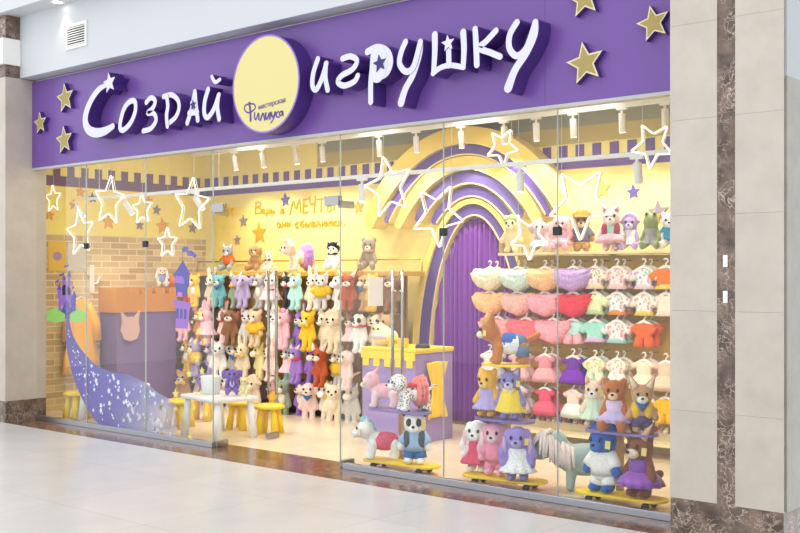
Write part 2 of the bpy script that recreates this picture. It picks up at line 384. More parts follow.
# glazing: fixed panes between the seams, two doors standing open
seams = [-10.43, -9.49, -8.49, -7.49]
def pane(n, x0, x1, z0=.04, z1=2.688, y0=.0, y1=.012):
    return struct('window_%d' % n, MB().box(x0+.003, x1-.003, y0, y1, z0, z1), M_glass)
k = 1
for a, b in zip(seams, seams[1:]): pane(k, a, b); k += 1
pane(k, -7.49, -5.91, 2.16); k += 1
for a, b in ((-5.91, -4.855), (-4.855, -3.87), (-3.87, -2.864)): pane(k, a, b); k += 1
struct('trim_rail_left', MB().box(-10.43, -7.49, -.012, .04, .001, .05), M_alu, .003)
struct('trim_rail_right', MB().box(-5.87, -2.864, -.012, .04, .001, .05), M_alu, .003)
sm = MB()
for x in (-9.49, -8.49, -7.49, -5.91, -4.855, -3.87): sm.box(x-.002, x+.002, -.001, .013, .05 if x not in (-7.49, -5.91) else .05, 2.688)
struct('trim_glass_joints', sm, mat('b4bdb4', 'plain', .3))
for i, (px, py) in enumerate(((86, 246), (145, 244), (557, 231), (443, 232))):
    p = at(px, py, 0)
    tag(MB().box(p.x-.03, p.x+.03, -.012, .024, p.z-.03, p.z+.03).build('glass_clip', M_black, bevel=.006),
        ['small dark clip joining two window panes beside the hanging star over the posters', 'small dark clip on the glass joint above the castle stand', 'small dark clip on the glass joint before the tutus and plush shelf', 'small dark clip on the glass joint in front of the rainbow arch'][i], 'clip', 'glass joint clips')
def glass_door(n, X, lab):
    d = thing('door_%d' % n, lab, 'door', (X, .02, 0)); d['kind'] = 'structure'
    MB().box(-.006, .006, .0, .775, .012, 2.13).build('pane', M_glass, d)
    MB().box(-.02, .02, -.02, .14, 2.1, 2.16).build('top_hinge', M_steel, d, bevel=.004)
    MB().box(-.02, .02, .0, .14, .005, .06).build('bottom_hinge', M_steel, d, bevel=.004)
    MB().box(-.02, .02, .63, .775, .005, .06).build('lock_fitting', M_steel, d, bevel=.004)
    for s in (-1, 1):
        h = MB(); x = s*.055
        h.tube([(x, .70, .42), (x, .70, 1.60)], .014, 12); h.tube([(s*.006, .70, .6), (x, .70, .6)], .009); h.tube([(s*.006, .70, 1.42), (x, .70, 1.42)], .009)
        h.build('handle', M_steel, d, True)
    return d
glass_door(1, -7.48, 'open glass door with tall steel bar handles beside the white play table')
glass_door(2, -5.915, 'open glass door with steel bar handles carrying a white paper notice')
q = MB().box(-5.90, -5.895, .33, .51, 1.30, 1.54).build('paper_notice', mat('f7f6f2', 'plain', .6)); tag(q, 'blank white paper notice fixed to the glass door by the counter', 'notice')
for x0, dx in ((-7.49, 1), (-5.91, -1)):
    tag(MB().box(min(x0, x0+dx*.16), max(x0, x0+dx*.16), -.02, .032, 2.12, 2.2).build('door_patch_fitting', M_steel, bevel=.004), 'steel patch fitting above the hinge of the %s glass door' % ('play table side' if dx > 0 else 'counter side'), 'fitting', 'patch fittings over the doors')
# ------------------------------------------------------------------ ceiling and bulkhead fittings outside
v = thing('air_vent', 'square white louvred air vent high on the white bulkhead', 'vent')
a = at(66.5, 22, -.19); b = at(87.5, 47, -.19); xa, xb = a.x, b.x; za, zb = 3.835, 4.085
f = MB(); w = .03
f.box(xa, xb, -.205, -.191, zb-w, zb); f.box(xa, xb, -.205, -.191, za, za+w); f.box(xa, xa+w, -.205, -.191, za+w+.0005, zb-w-.0005); f.box(xb-w, xb, -.205, -.191, za+w+.0005, zb-w-.0005)
f.build('vent_frame', M_white, v); MB().box(xa+w, xb-w, -.193, -.1905, za+w, zb-w).build('vent_back', mat('2f2f30', 'plain', .8), v)
sl = MB()
for i in range(8):
    z = za+w+.012+i*(zb-za-2*w)/8
    sl.obox(Matrix.Translation(((xa+xb)/2, -.199, z)) @ Matrix.Rotation(-.5, 4, 'X'), xb-xa-2*w, .003, .014)
sl.build('vent_slats', M_white, v)
dl = thing('recessed_downlight', 'round recessed downlight in the white soffit above the air vent', 'light', (-9.55, -.29, 4.31))
MB().lathe([(.075, -.001), (.075, -.006), (.055, -.008), (.05, -.001)], 28).build('trim_ring', M_white, dl, True)
MB().lathe([(.001, -.003), (.05, -.003)], 28).build('lens', M_lamp, dl)
def spot(loc, direction, power, angle, colour=(1, .96, .9), blend=.6, r=.03):
    l = bpy.data.lights.new('spot', 'SPOT'); l.energy = power; l.spot_size = math.radians(angle); l.spot_blend = blend; l.color = colour; l.shadow_soft_size = r
    o = bpy.data.objects.new('spot', l); COL.objects.link(o); o.location = loc; o.rotation_euler = Vector(direction).to_track_quat('-Z', 'Y').to_euler(); return o
spot((-9.55, -.29, 4.285), (0, .05, -1), 5, 80, (1, .85, .65))
# ------------------------------------------------------------------ the shop sign
YS, YF = -.05, -.20
sign = thing('shop_sign', 'long purple shop fascia with raised white lettering, round emblem and gold stars', 'sign', (-6.65, YS, 2.71))
def sb(mb, name, m, parent=sign, smooth=False, bevel=0):
    o = mb.build(name, m, parent, smooth, bevel); o.matrix_parent_inverse = Matrix.Translation(-sign.location) if parent is sign else Matrix(); return o
M_sign = mat('6f4b98', 'plain', .3)
seam_x = [-10.43, at(54, 120, YS).x, at(545, 60, YS).x, -2.864]
pm = MB()
for a, b in zip(seam_x, seam_x[1:]): pm.box(a+.001, b-.001, YS, -.002, 2.71, 3.635)
sb(pm, 'board_panel', M_sign)
M_let = mat('d6d5e4', 'plain', .35); M_side = mat('4a2e7c', 'plain', .4)
LIFT = [0]
def stroke(mb, pts, ws, T, closed=False, yf=YF, yb=YS-.001, k=6):
    P = []; LIFT[0] = (LIFT[0]+1) % 5; lift = .0012*LIFT[0]
    x0, y0, sc = T
    if not isinstance(ws, (list, tuple)): ws = [ws]*len(pts)
    raw = [(p[0], p[1], w) for p, w in zip(pts, ws)]
    for q in catmull(raw, closed, k):
        px, py = x0+q[0]/sc, y0+q[1]/sc; c = at(px, py, yf); P.append((c.x, c.z, 1.12*q[2]/sc*mpp(px, yf)))
    mb.ribbon([(p[0], p[1]) for p in P], [p[2] for p in P], yf-lift, yb, closed)
    return mb
def starpx(T, x, y, r, yf, rot=0):
    px, py = T[0]+x/T[2], T[1]+y/T[2]; c = at(px, py, yf); R = r/T[2]*mpp(px, yf)
    return star2d(c.x, c.z, R, rot)
T4, T6, T7 = (70, 60, 4.706), (310, 10, 4.442), (420, 10, 4.843)
letters = []
L = MB(); stroke(L, [(176, 118), (140, 135), (105, 180), (80, 235), (72, 285), (85, 325), (118, 342), (160, 336), (202, 312)], [14, 26, 30, 34, 38, 40, 40, 36, 26], T4); L.prism(starpx(T4, 190, 108, 52, YF, .15), YF-.012, YS-.001, 0, 1); letters.append(L)
L = MB(); stroke(L, [(306, 196), (308, 240), (288, 292), (255, 328), (237, 322), (240, 280), (256, 228), (282, 196)], 24, T4, True); letters.append(L)
L = MB(); stroke(L, [(360, 200), (382, 178), (402, 192), (392, 225), (366, 250), (396, 252), (406, 285), (382, 322), (346, 334)], 22, T4); letters.append(L)
L = MB(); stroke(L, [(456, 170), (462, 215), (456, 262), (460, 312)], 22, T4); stroke(L, [(440, 172), (478, 164), (508, 190), (512, 232), (494, 272), (458, 302)], 22, T4); letters.append(L)
L = MB(); stroke(L, [(552, 296), (572, 232), (588, 150)], 24, T4); stroke(L, [(588, 150), (594, 215), (602, 282)], 24, T4); stroke(L, [(562, 250), (600, 246)], 24, T4); stroke(L, [(578, 205), (592, 205)], 30, T4); letters.append(L)
LA = L
L = MB(); stroke(L, [(650, 138), (634, 195), (632, 252), (648, 270), (676, 232), (700, 165)], 24, T4); stroke(L, [(698, 170), (694, 222), (702, 278)], 24, T4); stroke(L, [(668, 78), (684, 104), (706, 92)], 17, T4); letters.append(L)
L = MB(); stroke(L, [(36, 218), (16, 280), (12, 335), (28, 354), (52, 310), (74, 238)], 24, T6); stroke(L, [(72, 240), (70, 300), (80, 355)], 24, T6); letters.append(L)
L = MB(); stroke(L, [(144, 216), (180, 206), (208, 224), (190, 262), (140, 292), (124, 320), (152, 336), (196, 318), (212, 292)], 24, T6); letters.append(L)
L = MB(); stroke(L, [(282, 182), (276, 260), (270, 330), (270, 408)], 26, T6); stroke(L, [(256, 186), (300, 166), (344, 184), (358, 232), (338, 282), (288, 304)], 28, T6); stroke(L, [(305, 190), (318, 235), (300, 285)], 70, T6); letters.append(L)
L = MB(); stroke(L, [(426, 142), (406, 190), (400, 240), (428, 274), (462, 250), (492, 142)], 26, T6); stroke(L, [(492, 142), (486, 200), (458, 286), (424, 350), (404, 412)], [24, 26, 28, 30, 34], T6); letters.append(L)
L = MB(); stroke(L, [(72, 120), (72, 200), (66, 305)], [32, 30, 26], T7); stroke(L, [(210, 108), (214, 190), (210, 275)], [32, 30, 26], T7); stroke(L, [(64, 308), (100, 280), (150, 268), (212, 278)], 24, T7); stroke(L, [(140, 180), (142, 268)], 28, T7); L.prism(starpx(T7, 140, 162, 42, YF, .1), YF-.012, YS-.001, 0, 1); letters.append(L)
L = MB(); stroke(L, [(267, 92), (272, 180), (275, 265)], [28, 30, 30], T7); stroke(L, [(368, 100), (322, 150), (288, 184), (340, 206), (388, 226)], 28, T7); letters.append(L)
L = MB(); stroke(L, [(470, 60), (436, 120), (434, 185), (470, 222), (518, 180), (560, 60)], 30, T7); stroke(L, [(560, 60), (556, 120), (518, 205), (462, 290), (428, 378)], [30, 32, 34, 36, 42], T7); letters.append(L)
for i, L in enumerate(letters):
    o = sb(L, 'letter', [M_let, M_side])
    if i in (4, 8):
        s = MB().prism(starpx(T4, 582, 211, 24, YF, .1) if i == 4 else starpx(T6, 312, 238, 40, YF, .15), YF-.010, YF+.01).build('star_cutout', mat('2c1d6b', 'plain', .5), o)
# round emblem
YD = -.22; dc = at(265.5, 84, YD); R = .406
def disc(r, y0, y1, n=72):
    return MB().prism([(dc.x+r*math.cos(2*PI*i/n), dc.z+r*math.sin(2*PI*i/n)) for i in range(n)], y0, y1)
em = sb(disc(R, YD, YS-.001), 'emblem', M_side)
rim = MB(); rim.ribbon([(dc.x+(R-.006)*math.cos(2*PI*i/72), dc.z+(R-.006)*math.sin(2*PI*i/72)) for i in range(72)], [.014]*72, YD-.006, YD, True); rim.build('emblem_rim', [mat('8f6fc4', 'plain', .4)]*2, em)
disc(R-.012, YD-.004, YD).build('emblem_face', mat('ddd08c', 'plain', .5), em)
M_ink = mat('5a3d96', 'plain', .5)
c = at(271.5, 103.8, YD-.006); put('lettering', text_mesh('мастерская', .058, .001, .15), M_ink, em, (c.x, YD-.006, c.z), (PI/2, -.09, 0))
T5 = (230, 30, 4.85); L = MB()
for pts, w in (([(94, 352), (99, 395), (100, 440)], 8), ([(94, 358), (74, 366), (70, 385), (84, 400), (104, 396), (122, 378), (116, 360), (94, 357)], 7), ([(120, 402), (119, 425), (126, 434), (138, 404), (140, 434)], 7), ([(147, 438), (160, 404), (168, 436)], 7), ([(174, 402), (173, 424), (180, 432), (192, 402), (194, 432)], 7), ([(200, 400), (205, 420), (214, 418), (219, 398)], 7), ([(219, 398), (212, 428), (198, 450)], 7), ([(234, 396), (225, 404), (226, 420), (238, 422)], 7), ([(254, 394), (242, 398), (241, 414), (250, 412), (255, 394), (257, 414)], 6)):
    stroke(L, pts, w, T5, False, YD-.0055, YD-.004)
L.build('lettering', [M_ink, M_ink], em)
M_gst = mat('a69151', 'plain', .45); M_gsr = mat('ddd0a2', 'plain', .4)
for px, py, h, rot in ((65, 98, 28, .12), (40, 123, 21, .1), (64, 140, 27, .1), (585, 63, 40, .16), (653, 23, 34, .2), (584, -2, 36, .1)):
    y = YS-.05; c = at(px, py, y); r = h/1.81*mpp(px, y)
    s = sb(MB().prism(star2d(c.x, c.z, r, rot), y, YS-.001, 0, 1), 'gold_star', [M_gsr, M_side])
    MB().prism(star2d(c.x, c.z, r*.78, rot), y-.003, y).build('star_face', M_gst, s)
# ------------------------------------------------------------------ rainbow arch and curtain
arch = thing('rainbow_arch', 'big layered yellow and purple rainbow arch around the curtained doorway', 'arch', (-6.53, YB, 0))
def ellp(s):
    return (-6.58+.1*s, 1.2-.7*s, 1.57-.97*s, 1.88-.21*s)   # centre x, centre z, half width, half height
M_ay, M_ap, M_al = mat('f6d868', 'plain', .5), mat('61498f', 'plain', .45), mat('6d5a98', 'plain', .45)
for s0, s1, m, yf, legs in ((0, .195, M_ay, 2.47, 0), (.205, .32, M_ap, 2.50, 0), (.33, .485, M_ay, 2.50, 0), (.495, .65, M_al, 2.54, 0), (.66, .80, M_ap, 2.57, 0), (.81, .865, M_ay, 2.57, 1), (.87, 1.0, M_ap, 2.60, 1)):
    P = []; Wd = []
    if not legs:
        for i in range(61):
            th = PI*i/60; q = [ellp(s) for s in (s0, s1)]
            p = [(e[0]+e[2]*math.cos(th), e[1]+e[3]*math.sin(th)) for e in q]
            c = ((p[0][0]+p[1][0])/2, (p[0][1]+p[1][1])/2); w = math.hypot(p[0][0]-p[1][0], p[0][1]-p[1][1])
            if c[1] > 2.11: P.append(c); Wd.append(w*(.62+.38*min(1, (c[1]-2.11)/.55)))
    else:
        q = [ellp(s) for s in (s0, s1)]
        wb = q[0][2]-q[1][2]
        P.append(((q[0][0]+q[0][2]+q[1][0]+q[1][2])/2, .002)); Wd.append(wb)
        for i in range(61):
            th = PI*i/60
            p = [(e[0]+e[2]*math.cos(th), e[1]+e[3]*math.sin(th)) for e in q]
            P.append(((p[0][0]+p[1][0])/2, (p[0][1]+p[1][1])/2)); Wd.append(math.hypot(p[0][0]-p[1][0], p[0][1]-p[1][1]))
        P.append(((q[0][0]-q[0][2]+q[1][0]-q[1][2])/2, .002)); Wd.append(wb)
    mb = MB().ribbon(P, Wd, yf, YB-.001, False, 0, 1, caps=not legs)
    o = mb.build('rainbow_band', [m, M_edge], arch); o.matrix_parent_inverse = Matrix.Translation(-arch.location)
    if s0 != .81:   # raised cream edging along the inner side
        Q = []; n = len(P)
        for i in range(n):
            a, b = P[max(i-1, 0)], P[min(i+1, n-1)]; d = Vector((b[0]-a[0], b[1]-a[1])).normalized(); k = Wd[i]/2-.007
            Q.append((P[i][0]-d.y*k, P[i][1]+d.x*k))
        MB().ribbon(Q, [.014]*n, yf-.010, yf-.0005).build('band_edging', [mat('f5dc98', 'plain', .55)]*2, o)
cur = MB(); e = ellp(1.0); n = 120; zb = .03; rows = 14
cv = []
for i in range(n+1):
    u = -1+2*i/n; x = e[0]+u*(e[2]-.02); top = e[1]+e[3]*math.sqrt(max(0, 1-(u*.985)**2))-.022
    y = 2.655+.018*math.sin(i*.95+.8*math.sin(i*.21))+.008*math.sin(i*2.3)
    for j in range(rows+1):
        t = j/rows; cv.append((x, y, zb+(top-zb)*t))
cf = [(i*(rows+1)+j, (i+1)*(rows+1)+j, (i+1)*(rows+1)+j+1, i*(rows+1)+j+1) for i in range(n) for j in range(rows)]
cu = cur.add(cv, cf).build('curtain', mat('7a1fa0', 'satin', .35), None, True); sd = cu.modifiers.new('thick', 'SOLIDIFY'); sd.thickness = .004
tag(cu, 'shiny violet curtain closing the doorway under the rainbow arch', 'curtain')
# ------------------------------------------------------------------ wall decorations
M_so, M_sp, M_sg, M_sl = mat('e9a92e', 'plain', .5), mat('5f4f9c', 'plain', .5), mat('8d7f8c', 'plain', .5), mat('f2cf5a', 'plain', .5)
for i, (px, py, h, m, lab) in enumerate(((81, 192, 11, M_so, 'small orange wall star on the yellow wall between two neon stars'), (74, 205, 10, M_so, 'small orange wall star behind the tilted neon star over the posters'), (93, 198, 10, M_sp, 'small purple wall star beside the tall upright neon star'),
        (50, 215, 11, M_so, 'orange wall star nearest the stone pillar'), (109, 222, 15, M_so, 'orange wall star below the tall neon star'), (149, 201, 10, M_so, 'small orange wall star above the small neon star in the middle'),
        (157, 210, 10, M_sg, 'grey wall star beside the small neon star in the middle'), (140, 225, 10, M_sg, 'grey wall star under the small neon star in the middle'), (163, 226, 16, M_so, 'large orange wall star over the low neon star'), (193, 228, 11, M_sg, 'grey wall star at the foot of the large neon star near the corner'))):
    p = atx(px, py, XL+.012); r = h/1.81*(p.y+DIST)/ray(px)[1]/FPX
    mb = MB(); mb.prism(star2d(p.y, p.z, r, .1*((i % 3)-1)), 0, .012, fn=lambda x, y, z: (XL+y, x, z))
    tag(mb.build('wall_star', m), lab, 'star', 'flat stars on the side wall')
for px, py, h, m, lab in ((229, 211, 14, M_sl, 'pale yellow wall star beside the corner above the plush rack'), (285, 200, 13, M_sp, 'purple wall star above the wall lettering'), (243, 221, 12, M_sg, 'grey wall star left of the wall lettering'), (259, 233, 20, M_so, 'large orange wall star above the brown plush puppy'),
        (237, 240, 10, M_sg, 'grey wall star behind the plush husky in orange'), (358, 207, 13, M_so, 'orange wall star after the wall lettering by the rainbow'), (633, 192, 14, M_sp, 'purple wall star above the plush shelf'), (602, 189, 18, M_sl, 'pale yellow wall star beside the biggest neon star'), (658, 212, 22, M_sg, 'grey wall star above the green plush frog'), (655, 217, 15, M_so, 'orange wall star overlapping the grey star above the frog'), (524, 199, 9, M_sl, 'small yellow wall star seen against the rainbow')):
    y = YB-.012 if px != 524 else 2.46; c = at(px, py, y); r = h/1.81*mpp(px, y)
    tag(MB().prism(star2d(c.x, c.z, r, .08), y-(.006 if (px, py) == (655, 217) else 0), y+.011 if px != 524 else y+.008).build('wall_star', m), lab, 'star', 'flat stars on the back wall')
M_txt = mat('d2a535', 'plain', .5)
wt = thing('wall_lettering', 'golden handwritten slogan in two lines on the yellow back wall', 'lettering', at(300, 208, YB))
TW = (210, 180, 5.714)
def circ(x, y, rx, ry): return [(x+rx*math.cos(2*PI*i/8), y+ry*math.sin(2*PI*i/8)) for i in range(9)]
LINE1 = [[(262, 130), (258, 190)], [(262, 128), (284, 126), (288, 144), (262, 157)], [(262, 157), (290, 164), (288, 186), (258, 191)], [(296, 180), (310, 175), (306, 166), (297, 172), (298, 188), (314, 188)], [(325, 170), (322, 206)], [(325, 172), (340, 170), (340, 185), (325, 188)], [(350, 168), (350, 189), (366, 188), (366, 178), (350, 178)], [(405, 165), (402, 190)], [(404, 166), (419, 167), (404, 177)], [(404, 177), (423, 183), (402, 191)],
 [(455, 198), (475, 120), (490, 165), (510, 112), (516, 186)], [(535, 112), (530, 186)], [(535, 112), (562, 108)], [(533, 149), (557, 145)], [(530, 186), (558, 182)], [(568, 96), (572, 136), (599, 131)], [(602, 92), (596, 185)], [(610, 112), (665, 104)], [(638, 108), (632, 181)], [(674, 108), (669, 176), (692, 170), (690, 148), (671, 146)], [(712, 104), (708, 172)]]
LINE2 = [circ(392, 256, 9, 14), [(413, 241), (411, 270)], [(429, 239), (427, 268)], [(412, 256), (428, 254)], [(441, 241), (439, 266), (456, 241), (454, 266)], [(503, 241), (488, 248), (488, 264), (504, 266)], [(536, 232), (518, 240), (515, 260), (530, 267), (535, 254), (518, 251)], [(548, 240), (546, 265), (560, 262), (560, 252), (548, 252)], [(572, 238), (570, 264)], [(585, 238), (583, 264)], [(585, 239), (598, 243), (586, 250), (600, 258), (583, 264)], [(607, 264), (618, 234), (630, 262)], [(612, 253), (627, 251)], [(642, 236), (640, 262)], [(642, 250), (653, 249)], circ(661, 248, 8, 12), [(680, 237), (678, 262)], [(680, 239), (690, 237), (690, 260)], [(690, 239), (702, 236), (702, 260)], [(722, 234), (712, 240), (712, 256), (724, 258)], [(748, 232), (746, 260)], [(748, 232), (734, 236), (736, 246), (748, 246)], [(740, 246), (732, 260)], [(767, 254), (769, 257)]]
for ln in (LINE1[:7], LINE1[7:10], LINE1[10:], LINE2[:5], LINE2[5:]):
    L = MB()
    for pts in ln: stroke(L, pts, 7.0, TW, False, YB-.008, YB-.001, 4)
    o = L.build('lettering', [M_txt, M_txt], wt); o.matrix_parent_inverse = Matrix.Translation(-wt.location)
# ------------------------------------------------------------------ hanging neon stars
NEON = ((53, 199, 27, .05, .30, 'smallest neon star, hanging nearest the stone pillar'), (109, 201, 49, -.12, .34, 'tall upright neon star hanging over the brick wall'), (142, 209, 31, .05, .5, 'small neon star hanging between the two tall upright ones'),
    (80, 233, 46, .12, .28, 'tilted neon star hanging lowest over the two posters'), (167, 243, 30, 0, .42, 'small neon star hanging low above the tower sticker'), (191, 205, 53, -.12, .30, 'large neon star hanging beside the glass door hinge'),
    (388, 187, 60, .22, .34, 'large upright neon star hanging before the lower rainbow end'), (437, 215, 62, .62+.1, .40, 'large point-down neon star hanging before the rainbow arch legs'), (502, 147, 37, .62+.08, .55, 'small neon star hanging high before the rainbow crown'),
    (529, 237, 44, .62, .30, 'small point-down neon star hanging before the plush shelf end'), (580, 203, 71, .62, .34, 'biggest neon star, hanging before the plush in pink tutus'), (652, 145, 45, .50, .36, 'neon star hanging high beside the stone column with dark strip'))
for px, py, h, rot, y, lab in NEON:
    c = at(px, py, y); R = h/1.86*mpp(px, y)
    t = thing('neon_star', 'white glowing '+lab if not lab.startswith(('small', 'big', 'tall', 'large', 'tilt', 'neon')) else lab, 'star light', c, 0, 'neon stars hanging in the window')
    P = star2d(0, 0, R, rot, .46); pts = []
    for a, b in zip(P, P[1:]+P[:1]):
        for k in (.06, .5, .94): pts.append((a[0]+(b[0]-a[0])*k, 0, a[1]+(b[1]-a[1])*k))
    MB().tube(pts, .0056, 8, True).build('neon_tube', M_neon, t, True)
    back = [(p[0]*.985, .028, p[2]*.985) for p in pts]; MB().tube(back, .0055, 6, True).build('acrylic_backing', mat('e8dfcf', 'plain', .3), t, True)
    top = max(P, key=lambda p: p[1]); w = MB(); w.tube([(top[0], .01, top[1]), (top[0], .01, ZC-c.z)], .0018, 6); w.build('hanging_wire', mat('d8d8d4', 'plain', .5), t)
# ------------------------------------------------------------------ track lights
def track(name, lab, y, z, x0, x1):
    o = MB().box(x0, x1, y-.018, y+.018, z-.015, z+.015).build(name, M_white); return tag(o, lab, 'track', 'lighting tracks')
YT, ZT = .5, 2.40; YT2, ZT2 = 2.25, 3.06
tr1 = track('lighting_track', 'slim white lighting track hung low just behind the shop window', YT, ZT, XL+.6, XR-.02)
tr2 = track('lighting_track', 'slim white lighting track along the ceiling near the back wall', YT2, ZT2, XL+.3, XR-.02)
for x in (-10, -8, -6, -4): 
    w = MB().tube([(x, YT, ZT), (x, YT, ZC)], .003, 6).build('track_wire', M_white, tr1)
MB().box(XL+.35, XR-.1, YT2-.01, YT2+.01, ZT2+.015, ZC).build('track_mount', M_white, tr2)
heads = [(76, 1, 'above the posters'), (125, 1, 'between the tall neon star and the middle one'), (195, 1, 'behind the large neon star by the door'), (362, 1, 'beside the lower rainbow end'), (520, 1, 'in front of the rainbow crown'), (637, 1, 'near the stone column with dark strip')]
heads += [(p, 0, l) for p, l in ((234, 'over the far plush rack end'), (262, 'second over the plush rack'), (295, 'above the golden slogan start'), (322, 'above the golden slogan end'), (379, 'over the lower rainbow end'), (416, 'at the rainbow shoulder'), (461, 'before the rainbow crown'), (504, 'behind the small high neon star'), (536, 'over the rainbow far shoulder'), (573, 'over the clothes unit start'), (622, 'over the middle of the clothes unit'), (665, 'over the clothes unit by the stone column'))]
for px, near, l in heads:
    y, z = (YT, ZT) if near else (YT2, ZT2); c = at(px, 200, y); x = c.x
    t = thing('track_spotlight', 'white spotlight on the %s track, %s' % ('low window' if near else 'ceiling', l), 'spotlight', (x, y, z-.015), 0, 'spotlights on the lighting tracks')
    MB().box(-.05, .05, -.016, .016, -.02, 0).build('adapter', M_white, t)
    MB().tube([(0, 0, -.02), (0, 0, -.06)], .012, 10).build('stem', M_white, t)
    tilt = (.55 if px != 520 and px != 362 else 0) if near else 0.15
    d = Vector((.35*math.sin(tilt)*(1 if px < 300 else -1), math.sin(tilt), -math.cos(tilt))).normalized()
    a = Vector((0, 0, -.05)); b = a+d*(.15 if near else .17)
    MB().tube([a, a+d*.004, b-d*.004, b], [.026, .031, .031, .029], 18).build('can', M_white, t, True)
    MB().tube([b-d*.002, b+d*.002], .026, 18).build('lens', M_lamp, t)
    W0 = Vector((x, y, z-.015))
    if near: spot(W0+b+d*.01, Vector((d.x, .8, -1)) if tilt else (0, .35, -1), 46, 100)
    else: spot(W0+b+d*.01, (0, .05, -1), 34, 115)
for i, (xa, xb, l) in enumerate(((358, 394, 'above the lower rainbow end'), (451, 496, 'above the rainbow crown'), (560, 615, 'above the clothes unit'), (236, 262, 'above the plush rack'))):
    for y0, y1, s in ((1.95, 2.2, 'back'), (.75, 1.0, 'unseen added front')):  # front row is added out of sight to brighten the shop
        x0, x1 = at(xa, 100, 2.2).x, at(xb, 100, 2.2).x
        t = thing('ceiling_panel_light', 'bright rectangular ceiling light panel %s, %s row' % (l, s), 'ceiling light', ((x0+x1)/2, (y0+y1)/2, ZC), 0, 'ceiling light panels')
        h = (x1-x0)/2; MB().box(-h-.02, h+.02, -.145, .145, -.012, 0).build('panel_frame', M_white, t); MB().box(-h, h, -.125, .125, -.016, -.011).build('diffuser', M_panelb if s == 'back' else M_panel, t)
for px, l in ((424, 'beside the rainbow shoulder'), (552, 'between the rainbow and the clothes unit')):
    c = at(px, 120, 2.0); t = thing('ceiling_downlight', 'small round ceiling downlight '+l, 'ceiling light', (c.x, 2.0, ZC), 0, 'round ceiling downlights')
    MB().lathe([(.06, 0), (.06, -.008), (.045, -.008)], 24).build('trim_ring', M_white, t, True); MB().lathe([(.001, -.006), (.045, -.006)], 24).build('lens', M_lamp, t)
# ------------------------------------------------------------------ plush toys: shared shapes
PROTO = {}
def ears_for(sp, mb, h, r):
    x, y, z = h
    for s in (-1, 1):
        if sp in ('bear', 'panda'): mb.ell((x+s*.078, y+.01, z+.075), (.036, .022, .036))
        elif sp == 'bunny': mb.cap((x+s*.038, y, z+.07), (x+s*.06, y+.015, z+.19), .026, .022)
        elif sp == 'lop': mb.cap((x+s*.082, y, z+.05), (x+s*.135, y-.015, z-.12), .028, .038)
        elif sp == 'cat': mb.cap((x+s*.058, y, z+.055), (x+s*.088, y, z+.135), .042, .010)
        elif sp == 'fox': mb.cap((x+s*.062, y, z+.055), (x+s*.125, y+.01, z+.175), .05, .008)
        elif sp == 'dog': mb.ell((x+s*.108, y-.005, z+.005), (.026, .04, .068))
        elif sp == 'elephant': mb.ell((x+s*.135, y+.02, z+.0), (.062, .018, .078))
        elif sp == 'unicorn': mb.cap((x+s*.06, y+.01, z+.07), (x+s*.075, y+.01, z+.125), .022, .008)
        elif sp == 'frog': mb.ell((x+s*.05, y-.02, z+.085), (.034, .034, .034))
        elif sp == 'lamb': mb.ell((x+s*.105, y, z+.02), (.042, .02, .024))
    if sp == 'elephant': mb.tube([(x, y-.07, z-.01), (x, y-.12, z-.05), (x, y-.125, z-.12), (x, y-.15, z-.15)], [.036, .03, .022, .018], 10)
    if sp in ('unicorn',): mb.ell((x, y-.065, z-.035), (.06, .055, .045))
    if sp == 'lamb':
        for i in range(7): a = PI*i/6; mb.ell((x+math.cos(a)*.075, y-.01, z+.03+math.sin(a)*.07), (.036, .05, .036))
